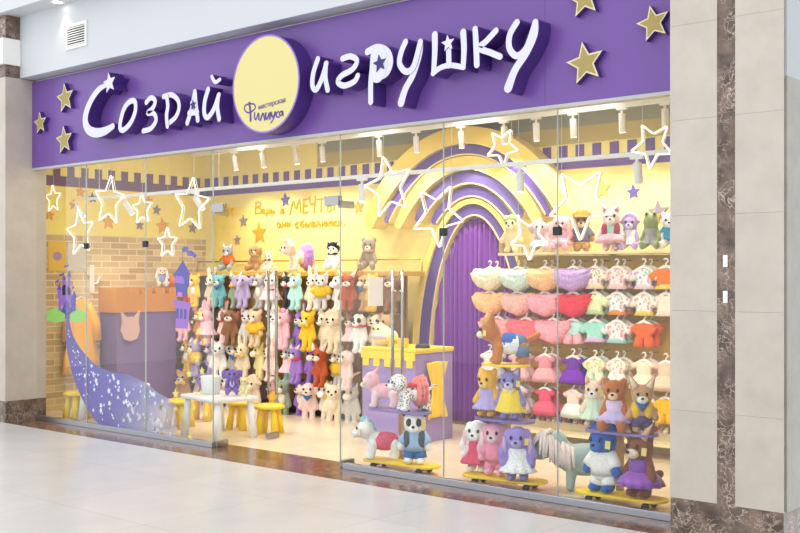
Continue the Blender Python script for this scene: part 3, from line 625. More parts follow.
def toy_proto(sp, pose):
    key = (sp, pose)
    if key in PROTO: return PROTO[key]
    m = MB(); tail = None
    if pose == 'four':
        h = Vector((0, -.15, .285)); m.ell((0, .03, .175), (.085, .15, .085)); m.cap((0, -.07, .2), (0, -.13, .26), .07, .06)
        for s in (-1, 1):
            m.cap((s*.055, -.08, .15), (s*.06, -.09, .03), .042, .036); m.ell((s*.06, -.105, .027), (.038, .048, .027))
            m.cap((s*.058, .13, .15), (s*.063, .14, .03), .048, .036); m.ell((s*.063, .125, .027), (.038, .048, .027))
        if sp in ('unicorn', 'cat', 'fox', 'dog'): m.cap((0, .17, .2), (0, .27, .25 if sp != 'unicorn' else .12), .022, .03 if sp == 'fox' else .014)
    else:
        hang = pose == 'hang'; h = Vector((0, -.01, .315))
        m.ell((0, 0, .175), (.078 if not hang else .068, .062 if not hang else .05, .108)); m.cap((0, 0, .22), (0, -.005, .27), .05, .05)
        for s in (-1, 1):
            if hang:
                m.cap((s*.06, 0, .235), (s*.098, -.015, .10), .028, .033); m.cap((s*.04, 0, .10), (s*.046, -.012, -.035), .037, .036); m.ell((s*.046, -.035, -.045), (.036, .05, .032))
            elif pose == 'sit':
                m.cap((s*.07, 0, .235), (s*.105, -.05, .13), .03, .034); m.cap((s*.05, -.03, .085), (s*.085, -.15, .05), .046, .042); m.ell((s*.09, -.175, .055), (.04, .03, .05))
            else:
                m.cap((s*.07, 0, .235), (s*.125, -.025, .135), .03, .036); m.cap((s*.045, 0, .11), (s*.053, -.008, .04), .044, .042); m.ell((s*.055, -.03, .03), (.042, .062, .030))
        if sp in ('fox', 'cat', 'dog'): m.cap((0, .05, .1), (.06, .13, .14), .022, .03 if sp == 'fox' else .016)
    m.ell(h, (.09, .082, .086) if pose == 'hang' else (.102, .09, .092)); ears_for(sp, m, h, .1)
    P = {'body': [(remesh(m, .0115, 5), 'main', 1)], 'head': h}
    def add(name, mb, key, n=1): 
        me = mb.mesh(name, [None], True); P.setdefault('bits', []).append((name, me, key))
    z = h.z; y = h.y
    if sp == 'unicorn':
        add('muzzle', MB().ell((0, y-.098, z-.04), (.056, .032, .04)), 'light')
        hm = MB().tube([(0, y-.05, z+.08), (0, y-.085, z+.165)], [.02, .003], 10); add('horn', hm, 'horn')
        mn = MB()
        for i in range(6): a = i/5; mn.ell((.012*(-1)**i, y-.02+.11*a, z+.095-.12*a*a), (.035, .032, .036))
        add('mane', mn, 'hair')
    elif sp not in ('elephant', 'frog'):
        k = {'fox': 1.15, 'dog': 1.15, 'lamb': 1.1}.get(sp, 1)
        add('muzzle', MB().ell((0, y-.078, z-.032), (.046*k, .036*k, .033)), 'light')
        add('nose', MB().ell((0, y-.112*k, z-.018), (.016, .010, .011), 10, 7), 'dark')
    if sp == 'panda':
        for s in (-1, 1): add('eye_patch', MB().ell((s*.043, y-.072, z+.012), (.026, .022, .032), 12, 8), 'dark'); add('ear', MB().ell((s*.08, y+.008, z+.078), (.038, .026, .038), 12, 8), 'dark')
    if sp in ('bunny', 'lop', 'cat', 'fox'):
        for s in (-1, 1):
            if sp == 'bunny': e = MB().ell((s*.049, y-.021, z+.135), (.015, .006, .06), 10, 7)
            elif sp == 'lop': e = MB().ell((s*.112, y-.036, z-.05), (.02, .01, .07), 10, 7)
            elif sp == 'cat': e = MB().tube([(s*.058, y-.036, z+.062), (s*.084, y-.012, z+.12)], [.026, .004], 10)
            else: e = MB().tube([(s*.064, y-.042, z+.065), (s*.118, y-.006, z+.158)], [.032, .004], 10)
            add('ear_lining', e, 'ear')
    ey = z+.09 if sp == 'frog' else z+.012
    for s in (-1, 1):
        if sp == 'frog': add('eye', MB().ell((s*.05, y-.05, z+.09), (.014, .008, .016), 10, 7), 'dark')
        else: add('eye', MB().ell((s*.042, y-.083 - (.012 if sp == 'panda' else 0), z+.014), (.0135, .010, .016), 10, 7), 'dark')
    if pose != 'four': add('belly', MB().ell((0, -.028, .175), (.05, .042, .075), 12, 8), 'light')
    PROTO[key] = P
    return P
WEAR = {}
def ruf(n, amp):
    return lambda i, a: amp*i*math.cos(n*a)
def wear_mesh(kind):
    if kind in WEAR: return WEAR[kind]
    m = MB()
    if kind == 'dress': m.lathe([(.052, .262), (.078, .245), (.09, .215), (.088, .175), (.095, .155), (.125, .115), (.15, .085), (.158, .07), (.15, .072), (.10, .14)], 48, ruf=ruf(11, .012), sy=.85)
    elif kind == 'skirt': m.lathe([(.082, .165), (.11, .155), (.145, .125), (.168, .095), (.16, .09), (.14, .115), (.172, .08), (.155, .075), (.09, .12)], 48, ruf=ruf(13, .013), sy=.9)
    elif kind == 'bodice': m.lathe([(.052, .262), (.08, .245), (.092, .215), (.09, .17), (.087, .15)], 32, sy=.82)
    elif kind == 'shirt':
        m.lathe([(.052, .265), (.082, .248), (.096, .215), (.098, .15), (.096, .105), (.088, .108)], 32, sy=.82)
        for s in (-1, 1): m.tube([(s*.06, 0, .24), (s*.1, -.012, .185), (s*.118, -.02, .155)], [.038, .043, .046], 14)
    elif kind == 'trousers':
        m.ell((0, 0, .115), (.09, .075, .055))
        for s in (-1, 1): m.tube([(s*.045, 0, .12), (s*.05, -.006, .07), (s*.054, -.01, .045)], [.05, .053, .056], 14)
    elif kind == 'vest':
        for s in (-1, 1): m.ell((s*.055, -.012, .19), (.052, .066, .085))
    elif kind == 'scarf': m.tube([(.068*math.cos(a), -.008+.06*math.sin(a), .258) for a in [2*PI*i/20 for i in range(20)]], .02, 10, True)
    elif kind == 'bow':
        for s in (-1, 1): m.cap((s*.012, -.075, .248), (s*.05, -.08, .25), .012, .026)
        m.ell((0, -.082, .248), (.014, .012, .014))
    elif kind == 'kerchief': m.prism([(-.07, .262), (.07, .262), (.0, .185)], -.085, -.072)
    elif kind == 'cape': m.lathe([(.06, .26), (.085, .24), (.105, .2), (.13, .13), (.15, .07)], 40, ruf=ruf(9, .01), sy=.9)
    elif kind == 'hat': m.lathe([(.0, .445), (.06, .44), (.085, .41), (.09, .375), (.135, .362), (.137, .356), (.09, .36)], 30)
    elif kind == 'back_ruffle':
        for k in range(3): m.lathe([(.085, -.02+.02*k), (.14+.01*k, .0+.035*k), (.15+.01*k, .01+.035*k)], 44, ruf=ruf(12, .03), c=(0, 0, 0))
        m.v = [(x, .04+z*1.0, .19+y) for x, y, z in m.v]
    elif kind == 'coat': m.ell((0, .02, .185), (.097, .12, .088)); 
    elif kind == 'wrap': m.ell((0, .04, .17), (.1, .15, .092))
    elif kind == 'jeans':
        m.ell((0, .1, .17), (.094, .085, .092))
        for s in (-1, 1): m.tube([(s*.058, .13, .15), (s*.061, .137, .06)], [.057, .052], 14)
    elif kind == 'hood': m.ell((0, -.13, .3), (.112, .09, .102)); m.cap((0, -.1, .38), (0, -.06, .44), .03, .01)
    elif kind == 'bonnet': m.ell((0, .008, .335), (.113, .098, .095))
    me = m.mesh('wear', [None], True); WEAR[kind] = me
    return me
WNAME = {'back_ruffle': 'tutu', 'wrap': 'coat', 'bodice': 'top'}
TAGM = MB().box(-.018, .018, -.003, .003, -.03, .02).mesh('tag', [None])
M_dark = mat('1b1718', 'plain', .25)
def toy(name, label, group, loc, sp, pose, main, light='f3ead8', ear=None, wear=(), rz=0, scale=1, price=None, hair='f0a8c8', extra=None, kind='plush', cat='plush toy', base=None):
    P = toy_proto(sp, pose)
    t = thing(name, label, cat, loc, rz, group, scale)
    M = {'main': mat(main, 'plush') if kind == 'plush' else mat(main, kind, .9, base, 1.3), 'light': mat(light, 'plush'), 'dark': M_dark, 'ear': mat(ear or light, 'plush'), 'horn': mat('e8c65a', 'plain', .35), 'hair': mat(hair, 'plush')}
    put('body', P['body'][0][0], M['main'], t)
    for n, me, k in P['bits']: 
        if n == 'belly' and (wear or (pose == 'hang' and sp not in ('panda', 'bear'))): continue
        put(n, me, M[k], t)
    for w in wear:
        k, c = w[0], w[1]; mm = mat(c, w[2] if len(w) > 2 else 'cloth', .35 if len(w) > 2 and w[2] == 'satin' else .5)
        put(WNAME.get(k, k), wear_mesh(k), mm, t)
    if pose in ('stand', 'sit'): t.scale = (.87*scale, .93*scale, scale)
    if price: put('swing_tag', TAGM, mat('f2e27a', 'plain', .5), t, (P['head'].x+.085, P['head'].y-.055, P['head'].z-.01), (0, .1, .5))
    return t
# ------------------------------------------------------------------ window displays: poles with skateboard shelves
M_wood = mat('c9a878', 'wood', .55, 'b08a58'); YBD = .25
def skateboard(lab, px0, px1, z, colour, yaw=.0, wheels=True, length=None, Y=YBD):
    a, b = at(px0, 450, Y), at(px1, 450, Y); c = ((a.x+b.x)/2, Y, z); Ln = b.x-a.x
    t = thing('skateboard', lab, 'skateboard', c, yaw, 'skateboards used as window display shelves'); w = .10; h = Ln/2
    n = 12; pl = [(h-w+w*math.cos(-PI/2+PI*i/n), w*math.sin(-PI/2+PI*i/n)) for i in range(n+1)]+[(-h+w+w*math.cos(PI/2+PI*i/n), w*math.sin(PI/2+PI*i/n)) for i in range(n+1)]
    m = MB().prism(pl, -.018, 0, fn=lambda x, y, zz: (x, zz, y)); m.build('deck', mat(colour, 'plain', .4), t, bevel=.004)
    if wheels:
        for sx in (-1, 1):
            tk = MB().box(sx*h*.62-.02, sx*h*.62+.02, -.02, .02, -.035, -.018); tk.tube([(sx*h*.62, -.07, -.042), (sx*h*.62, .07, -.042)], .007); tk.build('truck', M_steel, t)
            for sy in (-1, 1): MB().tube([(sx*h*.62, sy*.07-.012, -.046), (sx*h*.62, sy*.07+.012, -.046)], .024, 18).build('wheel', mat('3b3b40', 'plain', .5), t, True)
    return t
def pole(lab, px, z1):
    c = at(px, 450, YBD+.2); w = .022
    t = thing('display_post', lab, 'display post', (c.x, c.y, 0), 0, 'wooden posts of the window displays')
    MB().box(-w, w, -w, w, .0, z1).build('post', M_wood, t, bevel=.003); MB().box(-.14, .14, -.08, .08, .0, .012).build('foot_plate', M_wood, t)
    return t
ZB = .070
pole('wooden display post behind the plush panda', 402, .466); pole('tall wooden display post behind the three plush bunnies', 507, .886); pole('wooden display post behind the blue plush bear', 620, .481)
def br(t, z, px):   # short arm that carries an upper board on its post
    a = at(px, 450, YBD+.2)
    MB().box(a.x-.02-t.location.x, a.x+.02-t.location.x, .06, .2, -.036, -.019).build('bracket', M_steel, t)
skateboard('yellow skateboard on the floor under the unicorn and panda', 367, 437, ZB, 'fcd61c', .05)
skateboard('yellow skateboard on the floor under the three bunnies', 467, 544, ZB, 'fcd61c', .12)
skateboard('yellow skateboard on the floor under the blue bear', 578, 667, ZB, 'fcd61c', .04)
br(skateboard('lilac skateboard shelf under the plush dalmatian', 371, 429, .485, '8a78b8', 0, False), .485, 402)
br(skateboard('lilac skateboard shelf under the yellow bear and purple bear', 477, 533, .50, '7d6cae', 0, False), .5, 507)
br(skateboard('yellow skateboard shelf on top of the tall post under the plush fox', 484, 528, .905, 'fcd61c', 0, False), .905, 507)
br(skateboard('lilac skateboard shelf under the tan fox with a blue kerchief', 587, 657, .50, '8a78b8', 0, False), .50, 620)
def wt_(px, z, Y=YBD): c = at(px, 450, Y); return (c.x, Y, z)
G1 = 'plush toys on the window displays'
R = math.radians
toy('plush_unicorn', 'white plush unicorn in a pink tutu standing on the yellow skateboard beside the panda', G1, wt_(381, ZB), 'unicorn', 'four', 'f4f1ee', 'fbf8f4', wear=[('wrap', 'e0607e', 'tulle')], rz=R(-48), scale=.84, price=1, hair='9fd0e4')
toy('plush_panda', 'plush panda in a light blue jacket and blue jeans on the yellow skateboard', G1, wt_(415, ZB), 'panda', 'stand', 'f2f0ec', 'fbfaf7', wear=[('shirt', '9cb9dc'), ('trousers', '2f6fb0'), ('vest', '4a525e')], rz=R(32), scale=1.02, price=1)
toy('plush_piglet', 'pale pink plush piglet in a pointed pink hood on the lilac shelf beside the dalmatian', G1, wt_(383, .487), 'bear', 'four', 'f6d5d6', 'fbe6e2', wear=[('hood', 'f0bcc4'), ('coat', 'f0b7c3')], rz=R(-62), scale=.72, price=1)
toy('plush_dalmatian', 'plush spotted dalmatian in a coral tutu on the lilac shelf', G1, wt_(412, .487), 'dog', 'four', 'f6f4f0', 'f8f6f2', wear=[('back_ruffle', 'f08f84', 'tulle'), ('scarf', 'd43d3a')], rz=R(-28), scale=.78, kind='spots', base='2a2626')
toy('plush_bunny', 'white plush bunny in a crimson dress, first on the skateboard of bunnies', G1, wt_(478, ZB, .30), 'lop', 'stand', 'f4f1ea', 'ffffff', 'f3c7cc', [('dress', 'd8506e')], R(12), .96)
toy('plush_bunny', 'pink plush bunny in a pink suit standing between the white and the purple bunny', G1, wt_(496, ZB, .27), 'lop', 'stand', 'f2b2c2', 'f7d3d8', 'f7d3d8', [('shirt', 'ee94ae'), ('trousers', 'ee94ae')], R(14), .98)
toy('plush_bunny', 'purple plush bunny with long hanging ears in a white tulle dress', G1, wt_(518, ZB, .2), 'lop', 'stand', '9a87cf', 'b3a3dd', 'c9a9cf', [('dress', 'eef0ee', 'tulle')], R(24), .97, 1)
toy('plush_bear', 'yellow plush bear in a lilac dress on the upper lilac shelf', G1, wt_(488, .502), 'bear', 'stand', 'f1b93a', 'f6d27a', None, [('dress', 'b4a7d8')], R(5), .86)
toy('plush_bear', 'purple plush bear in a yellow coat beside the yellow bear on the upper shelf', G1, wt_(511, .502), 'cat', 'stand', '8f84c4', 'cfc7ea', None, [('cape', 'f0d24a'), ('kerchief', 'f2e08a'), ('trousers', 'f2efe6')], R(20), .88, 1)
toy('plush_fox', 'big eared plush fox in a blue and white jacket, alone on the topmost board', G1, wt_(507, .907), 'fox', 'four', 'c9792c', 'f2e0c0', 'e8b25a', [('wrap', 'e9edf2'), ('coat', '3f66b0'), ('jeans', '5c7898')], R(-48), .84, 1)
toy('plush_bear', 'royal blue plush bear in a white jacket and trousers on the yellow skateboard', G1, wt_(604, ZB), 'bear', 'stand', '2a63b8', '3b76c8', None, [('shirt', 'f0eee6'), ('trousers', 'f4f2ec')], R(-8), 1.12, 1)
toy('plush_fox', 'brown plush fox girl in a shiny purple tutu beside the royal blue bear', G1, wt_(641, ZB), 'fox', 'stand', '8a4f2c', 'f0dcc2', 'e7b79a', [('skirt', '9a4fc0', 'satin'), ('bodice', '7a3fa6', 'satin')], R(-12), 1.06, 1)
toy('plush_fox', 'cream plush fox in a mint dress at the far end of the lilac shelf', G1, wt_(595, .502, .3), 'cat', 'stand', 'f3d7b8', 'fbf3e6', 'f2b48a', [('dress', 'cfe3c4')], R(15), .80, 1)
toy('plush_bear', 'ginger plush bear in a lilac dress sitting on the lilac shelf', G1, wt_(615, .498, .22), 'bear', 'sit', 'b9682c', 'f0d0a8', None, [('bodice', 'd9c4e2'), ('skirt', 'c8b6de')], R(18), .86)
toy('plush_fox', 'tan plush fox with a blue kerchief and yellow vest on the lilac shelf', G1, wt_(642, .502), 'fox', 'stand', 'c79a6c', 'f8efe2', 'f0d9bf', [('vest', 'e8c02e'), ('kerchief', '3a6aa8'), ('trousers', '5b4a72')], R(30), .80)
# grey-green pony stool
c = at(579, 470, .50)
po = thing('pony_stool', 'grey green soft pony stool with a cream yarn mane behind the skateboards', 'stool', (c.x, c.y, 0), R(-58), None, .88)
m = MB(); m.ell((0, .05, .25), (.14, .25, .135)); m.cap((0, -.12, .28), (0, -.19, .37), .115, .095); m.cap((0, -.19, .385), (0, -.32, .31), .1, .075)
for s in (-1, 1):
    m.cap((s*.08, -.06, .22), (s*.085, -.07, .035), .05, .036); m.cap((s*.08, .19, .22), (s*.085, .2, .035), .052, .036); m.cap((s*.045, -.17, .44), (s*.055, -.165, .495), .022, .006)
me = remesh(m, .013, 5); put('body', me, mat('a0b5b0', 'plush'), po)
mn = MB()
for i in range(46):
    a = i/45; y = -.29+.22*a; z = .475-.12*a; sx = 1 if i % 2 else -1; q = random.uniform(-.02, .02)
    mn.tube([(sx*.005, y, z), (sx*.07, y+q, z-.005), (sx*.125, y+q*1.5, z-.07), (sx*(.135+random.random()*.015), y+q*2, z-.15-random.random()*.05)], [.014, .018, .016, .008], 7)
for i in range(9): q = (i-4)*.014; mn.tube([(q, -.23, .485), (q*1.5, -.33, .44), (q*2, -.385, .36)], [.014, .017, .007], 7)
mn.build('mane', mat('ead9d2', 'plush'), po, True)
for s in (-1, 1): MB().ell((s*.092, -.25, .375), (.01, .014, .014), 10, 7).build('eye', M_dark, po, True)
tl = MB()
for i in range(8): tl.tube([(0, .27, .3), (random.uniform(-.04, .04), .33, .25), (random.uniform(-.05, .05), .34, .1)], [.012, .012, .006], 6)
tl.build('tail', mat('ead9d2', 'plush'), po, True)
# ------------------------------------------------------------------ cash counter
ct = thing('cash_counter', 'lilac shop counter with a yellow castle edge around the top', 'counter', (-6.52, 1.31, 0))
x0, x1, y0, y1, zt = -.34, .32, 0, .56, .845
MB().box(x0, x1, y0, y1, .0, zt).build('counter_body', mat('a08bc8', 'plain', .45), ct, bevel=.004)
MB().box(x0-.01, x1+.01, y0-.012, y1+.01, zt+.002, zt+.03).build('counter_top', mat('fad62c', 'plain', .45), ct, bevel=.004)
cr = MB()
cr.box(x0-.005, x1+.0, y0-.014, y0-.002, zt-.075, zt)
for i in range(5): a = x0+.02+i*.135; cr.box(a, a+.075, y0-.014, y0-.002, zt-.145, zt-.075)
cr.box(x1+.002, x1+.012, y0, y1, zt-.01, zt)
cr.build('castle_edge', mat('fad62c', 'plain', .45), ct)
p = at(404, 339, 1.42); bx = thing('yellow_sign_box', 'small yellow counter sign box with a dark letter', 'sign box', (p.x-.1, 1.45, .877))
MB().box(-.09, .11, -.03, .03, 0, .085).build('box', mat('f2c620', 'plain', .5), bx, bevel=.004); put('letter', text_mesh('N', .05, .001), mat('4a3a1c', 'plain', .5), bx, (.0, -.031, .045), (PI/2, 0, 0))
MB().lathe([(.07, 0), (.07, .02), (.055, .035), (.0, .038)], 20).build('payment_terminal', M_black, None, True, loc=(-6.27, 1.5, .877))
tag(bpy.data.objects['payment_terminal'], 'small black device lying on the counter corner', 'device')
cu_ = thing('plush_cushion', 'large cream plush cushion toy lying on the counter end', 'plush toy', (-6.76, 1.52, .877))
put('body', remesh(MB().ell((0, 0, .09), (.15, .12, .085)).ell((-.05, 0, .15), (.09, .09, .06)), .014, 5), mat('f1dfae', 'plush'), cu_)
MB().ell((0, -.085, .09), (.1, .04, .035)).build('face', mat('cfc4d8', 'plush'), cu_, True)
for s in (-1, 1): MB().ell((s*.03-.02, -.105, .165), (.013, .01, .014), 10, 7).build('eye', M_dark, cu_, True)
# yellow cape hung on the counter side
cp = MB(); n = 16; rows = 22; vv = []
for j in range(rows+1):
    t = j/rows; w = .15-.075*math.sin(PI*min(1, t*1.0))**1.5+.0*t; off = .03*math.sin(t*2.2)
    for i in range(n+1):
        u = -1+2*i/n; vv.append((-6.52+x1+.03+.014*math.sin(u*7+t*2)*(.4+t), 1.59+u*w-off*.3, .755-.52*t-.015*abs(u)))
cp.add(vv, [(j*(n+1)+i, j*(n+1)+i+1, (j+1)*(n+1)+i+1, (j+1)*(n+1)+i) for j in range(rows) for i in range(n)])
o = cp.build('yellow_cape', mat('fccf16', 'satin', .45), None, True); sd = o.modifiers.new('thick', 'SOLIDIFY'); sd.thickness = .008; tag(o, 'bright yellow cape gathered at its waist, hung on the lilac counter side', 'cape')
# ------------------------------------------------------------------ plush racks along the back wall
YR = 2.12
def rack(name, lab, x0, x1, top):
    t = thing(name, lab, 'display rack', ((x0+x1)/2, YR, 0), 0, 'plush racks on the back wall'); h = (x1-x0)/2
    MB().box(-h, h, .0, .44, top-.05, top).build('top_shelf', M_goldp, t, bevel=.004)
    MB().box(-h, h-(.0 if x1-x0 > 1.2 else .24), .42, .44, .06, top-.051).build('back_panel', mat('b0905c', 'plain', .7), t)
    MB().box(-h, h, .06, .44, .0, .055).build('plinth', mat('2b2620', 'plain', .6), t)
    for s in (-1, 1): MB().box(s*h-.014, s*h+.014, .03, .058, .056, top-.051).build('post', M_gold, t)
    for z in ROWZ: MB().tube([(-h, .06, z+.02), (h, .06, z+.02)], .012, 10).build('hanging_rail', M_gold, t, True)
    g = MB(); 
    for s in (-1, 1): g.tube([(s*(h-.01), .40, top), (s*(h-.01), .40, top+.13)], .009)
    g.tube([(-h+.01, .40, top+.13), (h-.01, .40, top+.13)], .009); g.build('top_rail', M_gold, t, True)
    return t
ROWZ = (1.515, 1.13, .74, .36)
PXC = [178, 190, 202, 214, 226, 238, 250, 262, 278, 291, 303, 315, 328, 341, 354, 367, 380, 393]
XC = [at(p, 300, YR).x for p in PXC]
rack('plush_rack', 'long golden rack of hanging plush toys between the brick wall and the shop middle', XC[0]-.12, at(334, 300, YR).x, 1.60)
rack('plush_rack', 'shorter golden rack of hanging plush toys behind the counter', at(335.5, 300, YR).x, XC[-1]+.07, 1.60)
# four rows: (kind, colour, light colour, extra garment)
c_ = {'pink': 'f0b6c0', 'blush': 'f6d6cf', 'cream': 'f3e3c3', 'white': 'f3f0ea', 'purple': '9a72c8', 'lilac': 'b7a6d2', 'grey': 'b4aeaa', 'silver': 'd6d3cf', 'black': '2f2b2d', 'mint': 'b4e0d8', 'teal': '62b4ba', 'yellow': 'f2c12c', 'lemon': 'f4e69a', 'beige': 'dcc2a0', 'tan': 'c79d6a', 'brown': '8c6244', 'orange': 'e37a2a', 'red': 'd2442f', 'rust': 'b4502a', 'green': '8fa58c', 'olive': '8f9884', 'sand': 'e6d3b2'}
ROWS = [
 ['orange dog', 'red bear', 'yellow lion', 'sand bunny', 'teal bear', 'green cat', 'lilac elephant', 'grey bear', 'white bunny', 'black cat', 'mint unicorn', 'cream bunny', 'silver cat', 'white unicorn', 'rust fox', 'tan dog', 'yellow bear', 'brown dog'],
 ['red bear', 'pink cat', 'orange fox', 'pink bunny', 'blush bunny', 'brown dog', 'silver cat', 'beige bear', 'white lamb', 'pink unicorn', 'purple bunny', 'yellow lion', 'cream cat', 'sand lamb', 'brown bear', 'white panda', 'cream dog', 'tan bear'],
 ['pink lamb', 'yellow bear', 'lilac cat', 'lilac bear', 'white cat', 'grey dog', 'sand bunny', 'lemon unicorn', 'blush bunny', 'mint bunny', 'purple cat', 'purple unicorn', 'rust fox', 'silver cat', 'blush dog', 'white panda', 'beige fox', 'silver cat'],
 ['purple bear', 'tan bear', 'blush cat', 'purple elephant', 'brown dog', 'silver dog', 'beige bear', 'sand lamb', 'pink bunny', 'olive bear', 'purple bear', 'blush dog', 'white unicorn', 'cream bear', 'silver unicorn', 'white unicorn', 'white lamb', 'grey cat']]
ORD = ['first', 'second', 'third', 'fourth', 'fifth', 'sixth', 'seventh', 'eighth', 'ninth', 'tenth', 'eleventh', 'twelfth', 'thirteenth', 'fourteenth', 'fifteenth', 'sixteenth', 'seventeenth', 'eighteenth']
WR = [None, ('scarf', 'd84a5a'), None, ('bow', 'f0c030'), None, ('shirt', 'e8b83a'), None, ('dress', 'f2c4cc'), None, ('kerchief', '4a7fc0'), None]
GREY = 'plush toys hanging on the racks'
ri = ['top', 'second', 'third', 'bottom']
for r, row in enumerate(ROWS):
    for k, it in enumerate(row):
        if r >= 2 and k > 14: continue
        col, sp = it.split(); sp2 = {'lion': 'bear'}.get(sp, sp)
        light = {'white': 'ffffff', 'panda': 'ffffff'}.get(col, 'f4e8d6')
        w = WR[(k*5+r*3) % len(WR)]
        sc = random.uniform(.80, .86) if r == 0 else random.uniform(.86, .94)
        zt = ROWZ[r]-.375*sc if r != 0 else ROWZ[r]-.345*sc
        toy('plush_'+sp, '%s plush %s hanging %s from the brick wall in the %s rack row' % (col, sp, ORD[k], ri[r]), GREY, (XC[k]+random.uniform(-.012, .012), YR-.075+(.05 if (k+r) % 2 else -.03), zt), sp2, 'hang', c_[col], light, 'f2c9c4' if col in ('pink', 'blush', 'white', 'silver') else None, [w] if w else [], R(random.uniform(-20, 32)), sc, hair=random.choice(['f0a8c8', 'b9a2e0', 'f3d27a'])).scale = (sc*1.04, sc, sc)
G3 = 'plush toys standing on top of the racks'
def top(px, z=1.602, Y=YR+.16): c = at(px, 250, Y); return (c.x, Y, z)
toy('plush_husky', 'grey and white plush husky in an orange shirt sitting on the rack top', G3, top(228), 'cat', 'sit', '9aa3a8', 'f6f4f0', None, [('shirt', 'd9692a')], R(25), .77)
toy('plush_puppy', 'brown plush puppy with dark ears sitting on the rack top under the orange star', G3, top(256), 'dog', 'sit', 'b48a5a', 'e3c79e', None, [('scarf', 'c99a8a')], R(20), .76)
toy('plush_kitten', 'small pale plush kitten beside the brown puppy on the rack top', G3, top(269), 'cat', 'sit', 'e8e0cc', 'f6f4f0', None, [('bow', '5b6a5a')], R(20), .55)
toy('plush_lamb', 'cream plush lamb with a lilac tutu standing on all fours on the rack top', G3, top(300), 'lamb', 'four', 'f0dcc6', 'f7ebdc', None, [('back_ruffle', 'c79ad8', 'tulle')], R(-20), .9)
toy('plush_cat', 'white plush cat with black head fur sitting on the rack top below the door fitting', G3, top(333), 'cat', 'sit', 'e9e6e0', 'f6f4f0', '2a2a2c', [('scarf', '34343a'), ('bonnet', '2d2c30')], R(25), .76)
toy('plush_husky', 'grey brown plush husky with white legs sitting on the rack top behind the counter', G3, top(369), 'bear', 'sit', 'a08a76', 'f8f4ec', None, [('scarf', 'e8a98a')], R(30), .86)
# ------------------------------------------------------------------ clothes unit
YC = 2.2
xa, xb = at(504, 300, YC).x, XR-.25
un = thing('clothes_display_unit', 'yellow wall unit with pegs of toy clothes, a plush shelf and a shoe shelf', 'display unit', (xa, YC, 0))
wd = xb-xa
MB().box(0, wd, .24, .262, .34, 1.74).build('back_panel', mat('d9b23e', 'plain', .55), un)
MB().box(-.03, wd, -.06, .262, 1.745, 1.768).build('plush_shelf', M_cream, un, bevel=.003)
MB().box(-.03, wd, -.2, .262, .11, .135).build('shoe_shelf', M_cream, un, bevel=.003)
MB().box(0, wd, .0, .24, .136, .20).build('shoe_step', mat('d8c6a0', 'plain', .5), un)
MB().box(.0, wd, .15, .262, .0, .109).build('kick_board', mat('d9c9a8', 'plain', .6), un)
for x in (.0, 1.02, 2.0, wd-.04): MB().box(x-.022, x+.022, .262, .30, 0, 1.9).build('post', M_wood, un); 
MB().box(-.032, .012, -.04, .0, 1.77, 1.90).build('shelf_end_post', M_wood, un)
CZ = (1.66, 1.432, 1.185, .85, .545)
for z in CZ: MB().box(.0, wd, .215, .239, z-.05, z-.02).build('peg_bar', M_goldp, un)
def hexmix(*a): return a
GM = {}
def garment_mesh(kind, part):
    key = (kind, part)
    if key in GM: return GM[key]
    m = MB(); out = None
    if part == 'hanger':
        m.tube([(-.075, 0, -.035), (-.03, 0, -.012), (0, 0, 0), (.03, 0, -.012), (.075, 0, -.035)], [.011, .013, .014, .013, .011], 8)
        m.tube([(0, 0, 0), (0, -.0, .02), (.014, 0, .034), (.010, 0, .05), (-.006, 0, .054), (-.016, 0, .044)], .0065, 8)
    elif kind == 'tutu':
        if part == 'skirt':
            rnd = random.Random(3)
            bumps = [Vector((rnd.uniform(-1, 1), rnd.uniform(-1, 1), rnd.uniform(-1, 1))).normalized() for _ in range(150)]
            m.ell((0, 0, -.115), (.172, .085, .082), 48, 26, fn=lambda v: 1+.17*max(0, max((Vector(v).dot(b)-.965)/.035 for b in bumps))+.03*math.sin(30*math.atan2(v[0], v[2]+.6)))
            m.v = [(x, y, z+.045*(abs(x)/.155)**2*(1 if z > -.2 else 1)) for x, y, z in m.v]
        else: m.lathe([(.07, -.075), (.075, -.05), (.068, -.035)], 26, sy=.4)
    elif kind == 'dress':
        if part == 'skirt': m.lathe([(.055, -.105), (.08, -.125), (.105, -.17), (.118, -.215), (.112, -.21), (.05, -.11)], 48, ruf=ruf(11, .014), sy=.5)
        else:
            m.lathe([(.03, -.012), (.052, -.03), (.058, -.06), (.056, -.108)], 28, sy=.5)
            for s in (-1, 1): m.ell((s*.062, 0, -.04), (.03, .026, .022))
    elif kind == 'top':
        if part == 'shirt':
            b = MB(); b.box(-.062, .062, -.024, .024, -.15, -.02)
            for s in (-1, 1): b.tube([(s*.045, 0, -.04), (s*.115, 0, -.085)], [.03, .034], 12)
            m = b; 
        else:
            m.lathe([(.062, -.13), (.085, -.165), (.08, -.165)], 36, ruf=ruf(9, .03), sy=.45)
    elif kind == 'romper':
        if part == 'shirt':
            b = MB(); b.box(-.06, .06, -.024, .024, -.13, -.02)
            for s in (-1, 1): b.tube([(s*.045, 0, -.04), (s*.095, 0, -.075)], [.03, .034], 12)
            m = b
        else:
            for s in (-1, 1): m.tube([(s*.034, 0, -.12), (s*.042, 0, -.16), (s*.046, 0, -.2)], [.034, .04, .042], 12)
    if part == 'shirt': me = remesh(m, .009, 3)
    else: me = m.mesh(part, [None], True)
    GM[key] = me
    return me
PARTS = {'tutu': ('skirt', 'waistband'), 'dress': ('skirt', 'bodice'), 'top': ('shirt', 'frill'), 'romper': ('shirt', 'shorts')}
M_hang = mat('f3efe4', 'plain', .3)
NAMES = {'tutu': 'doll_tutu', 'dress': 'doll_dress', 'top': 'doll_shirt', 'romper': 'doll_romper'}
def cm(c, kind):
    if '/' in c: a, b = c.split('/'); return mat(a, 'print', .9, b)
    return mat(c, kind)
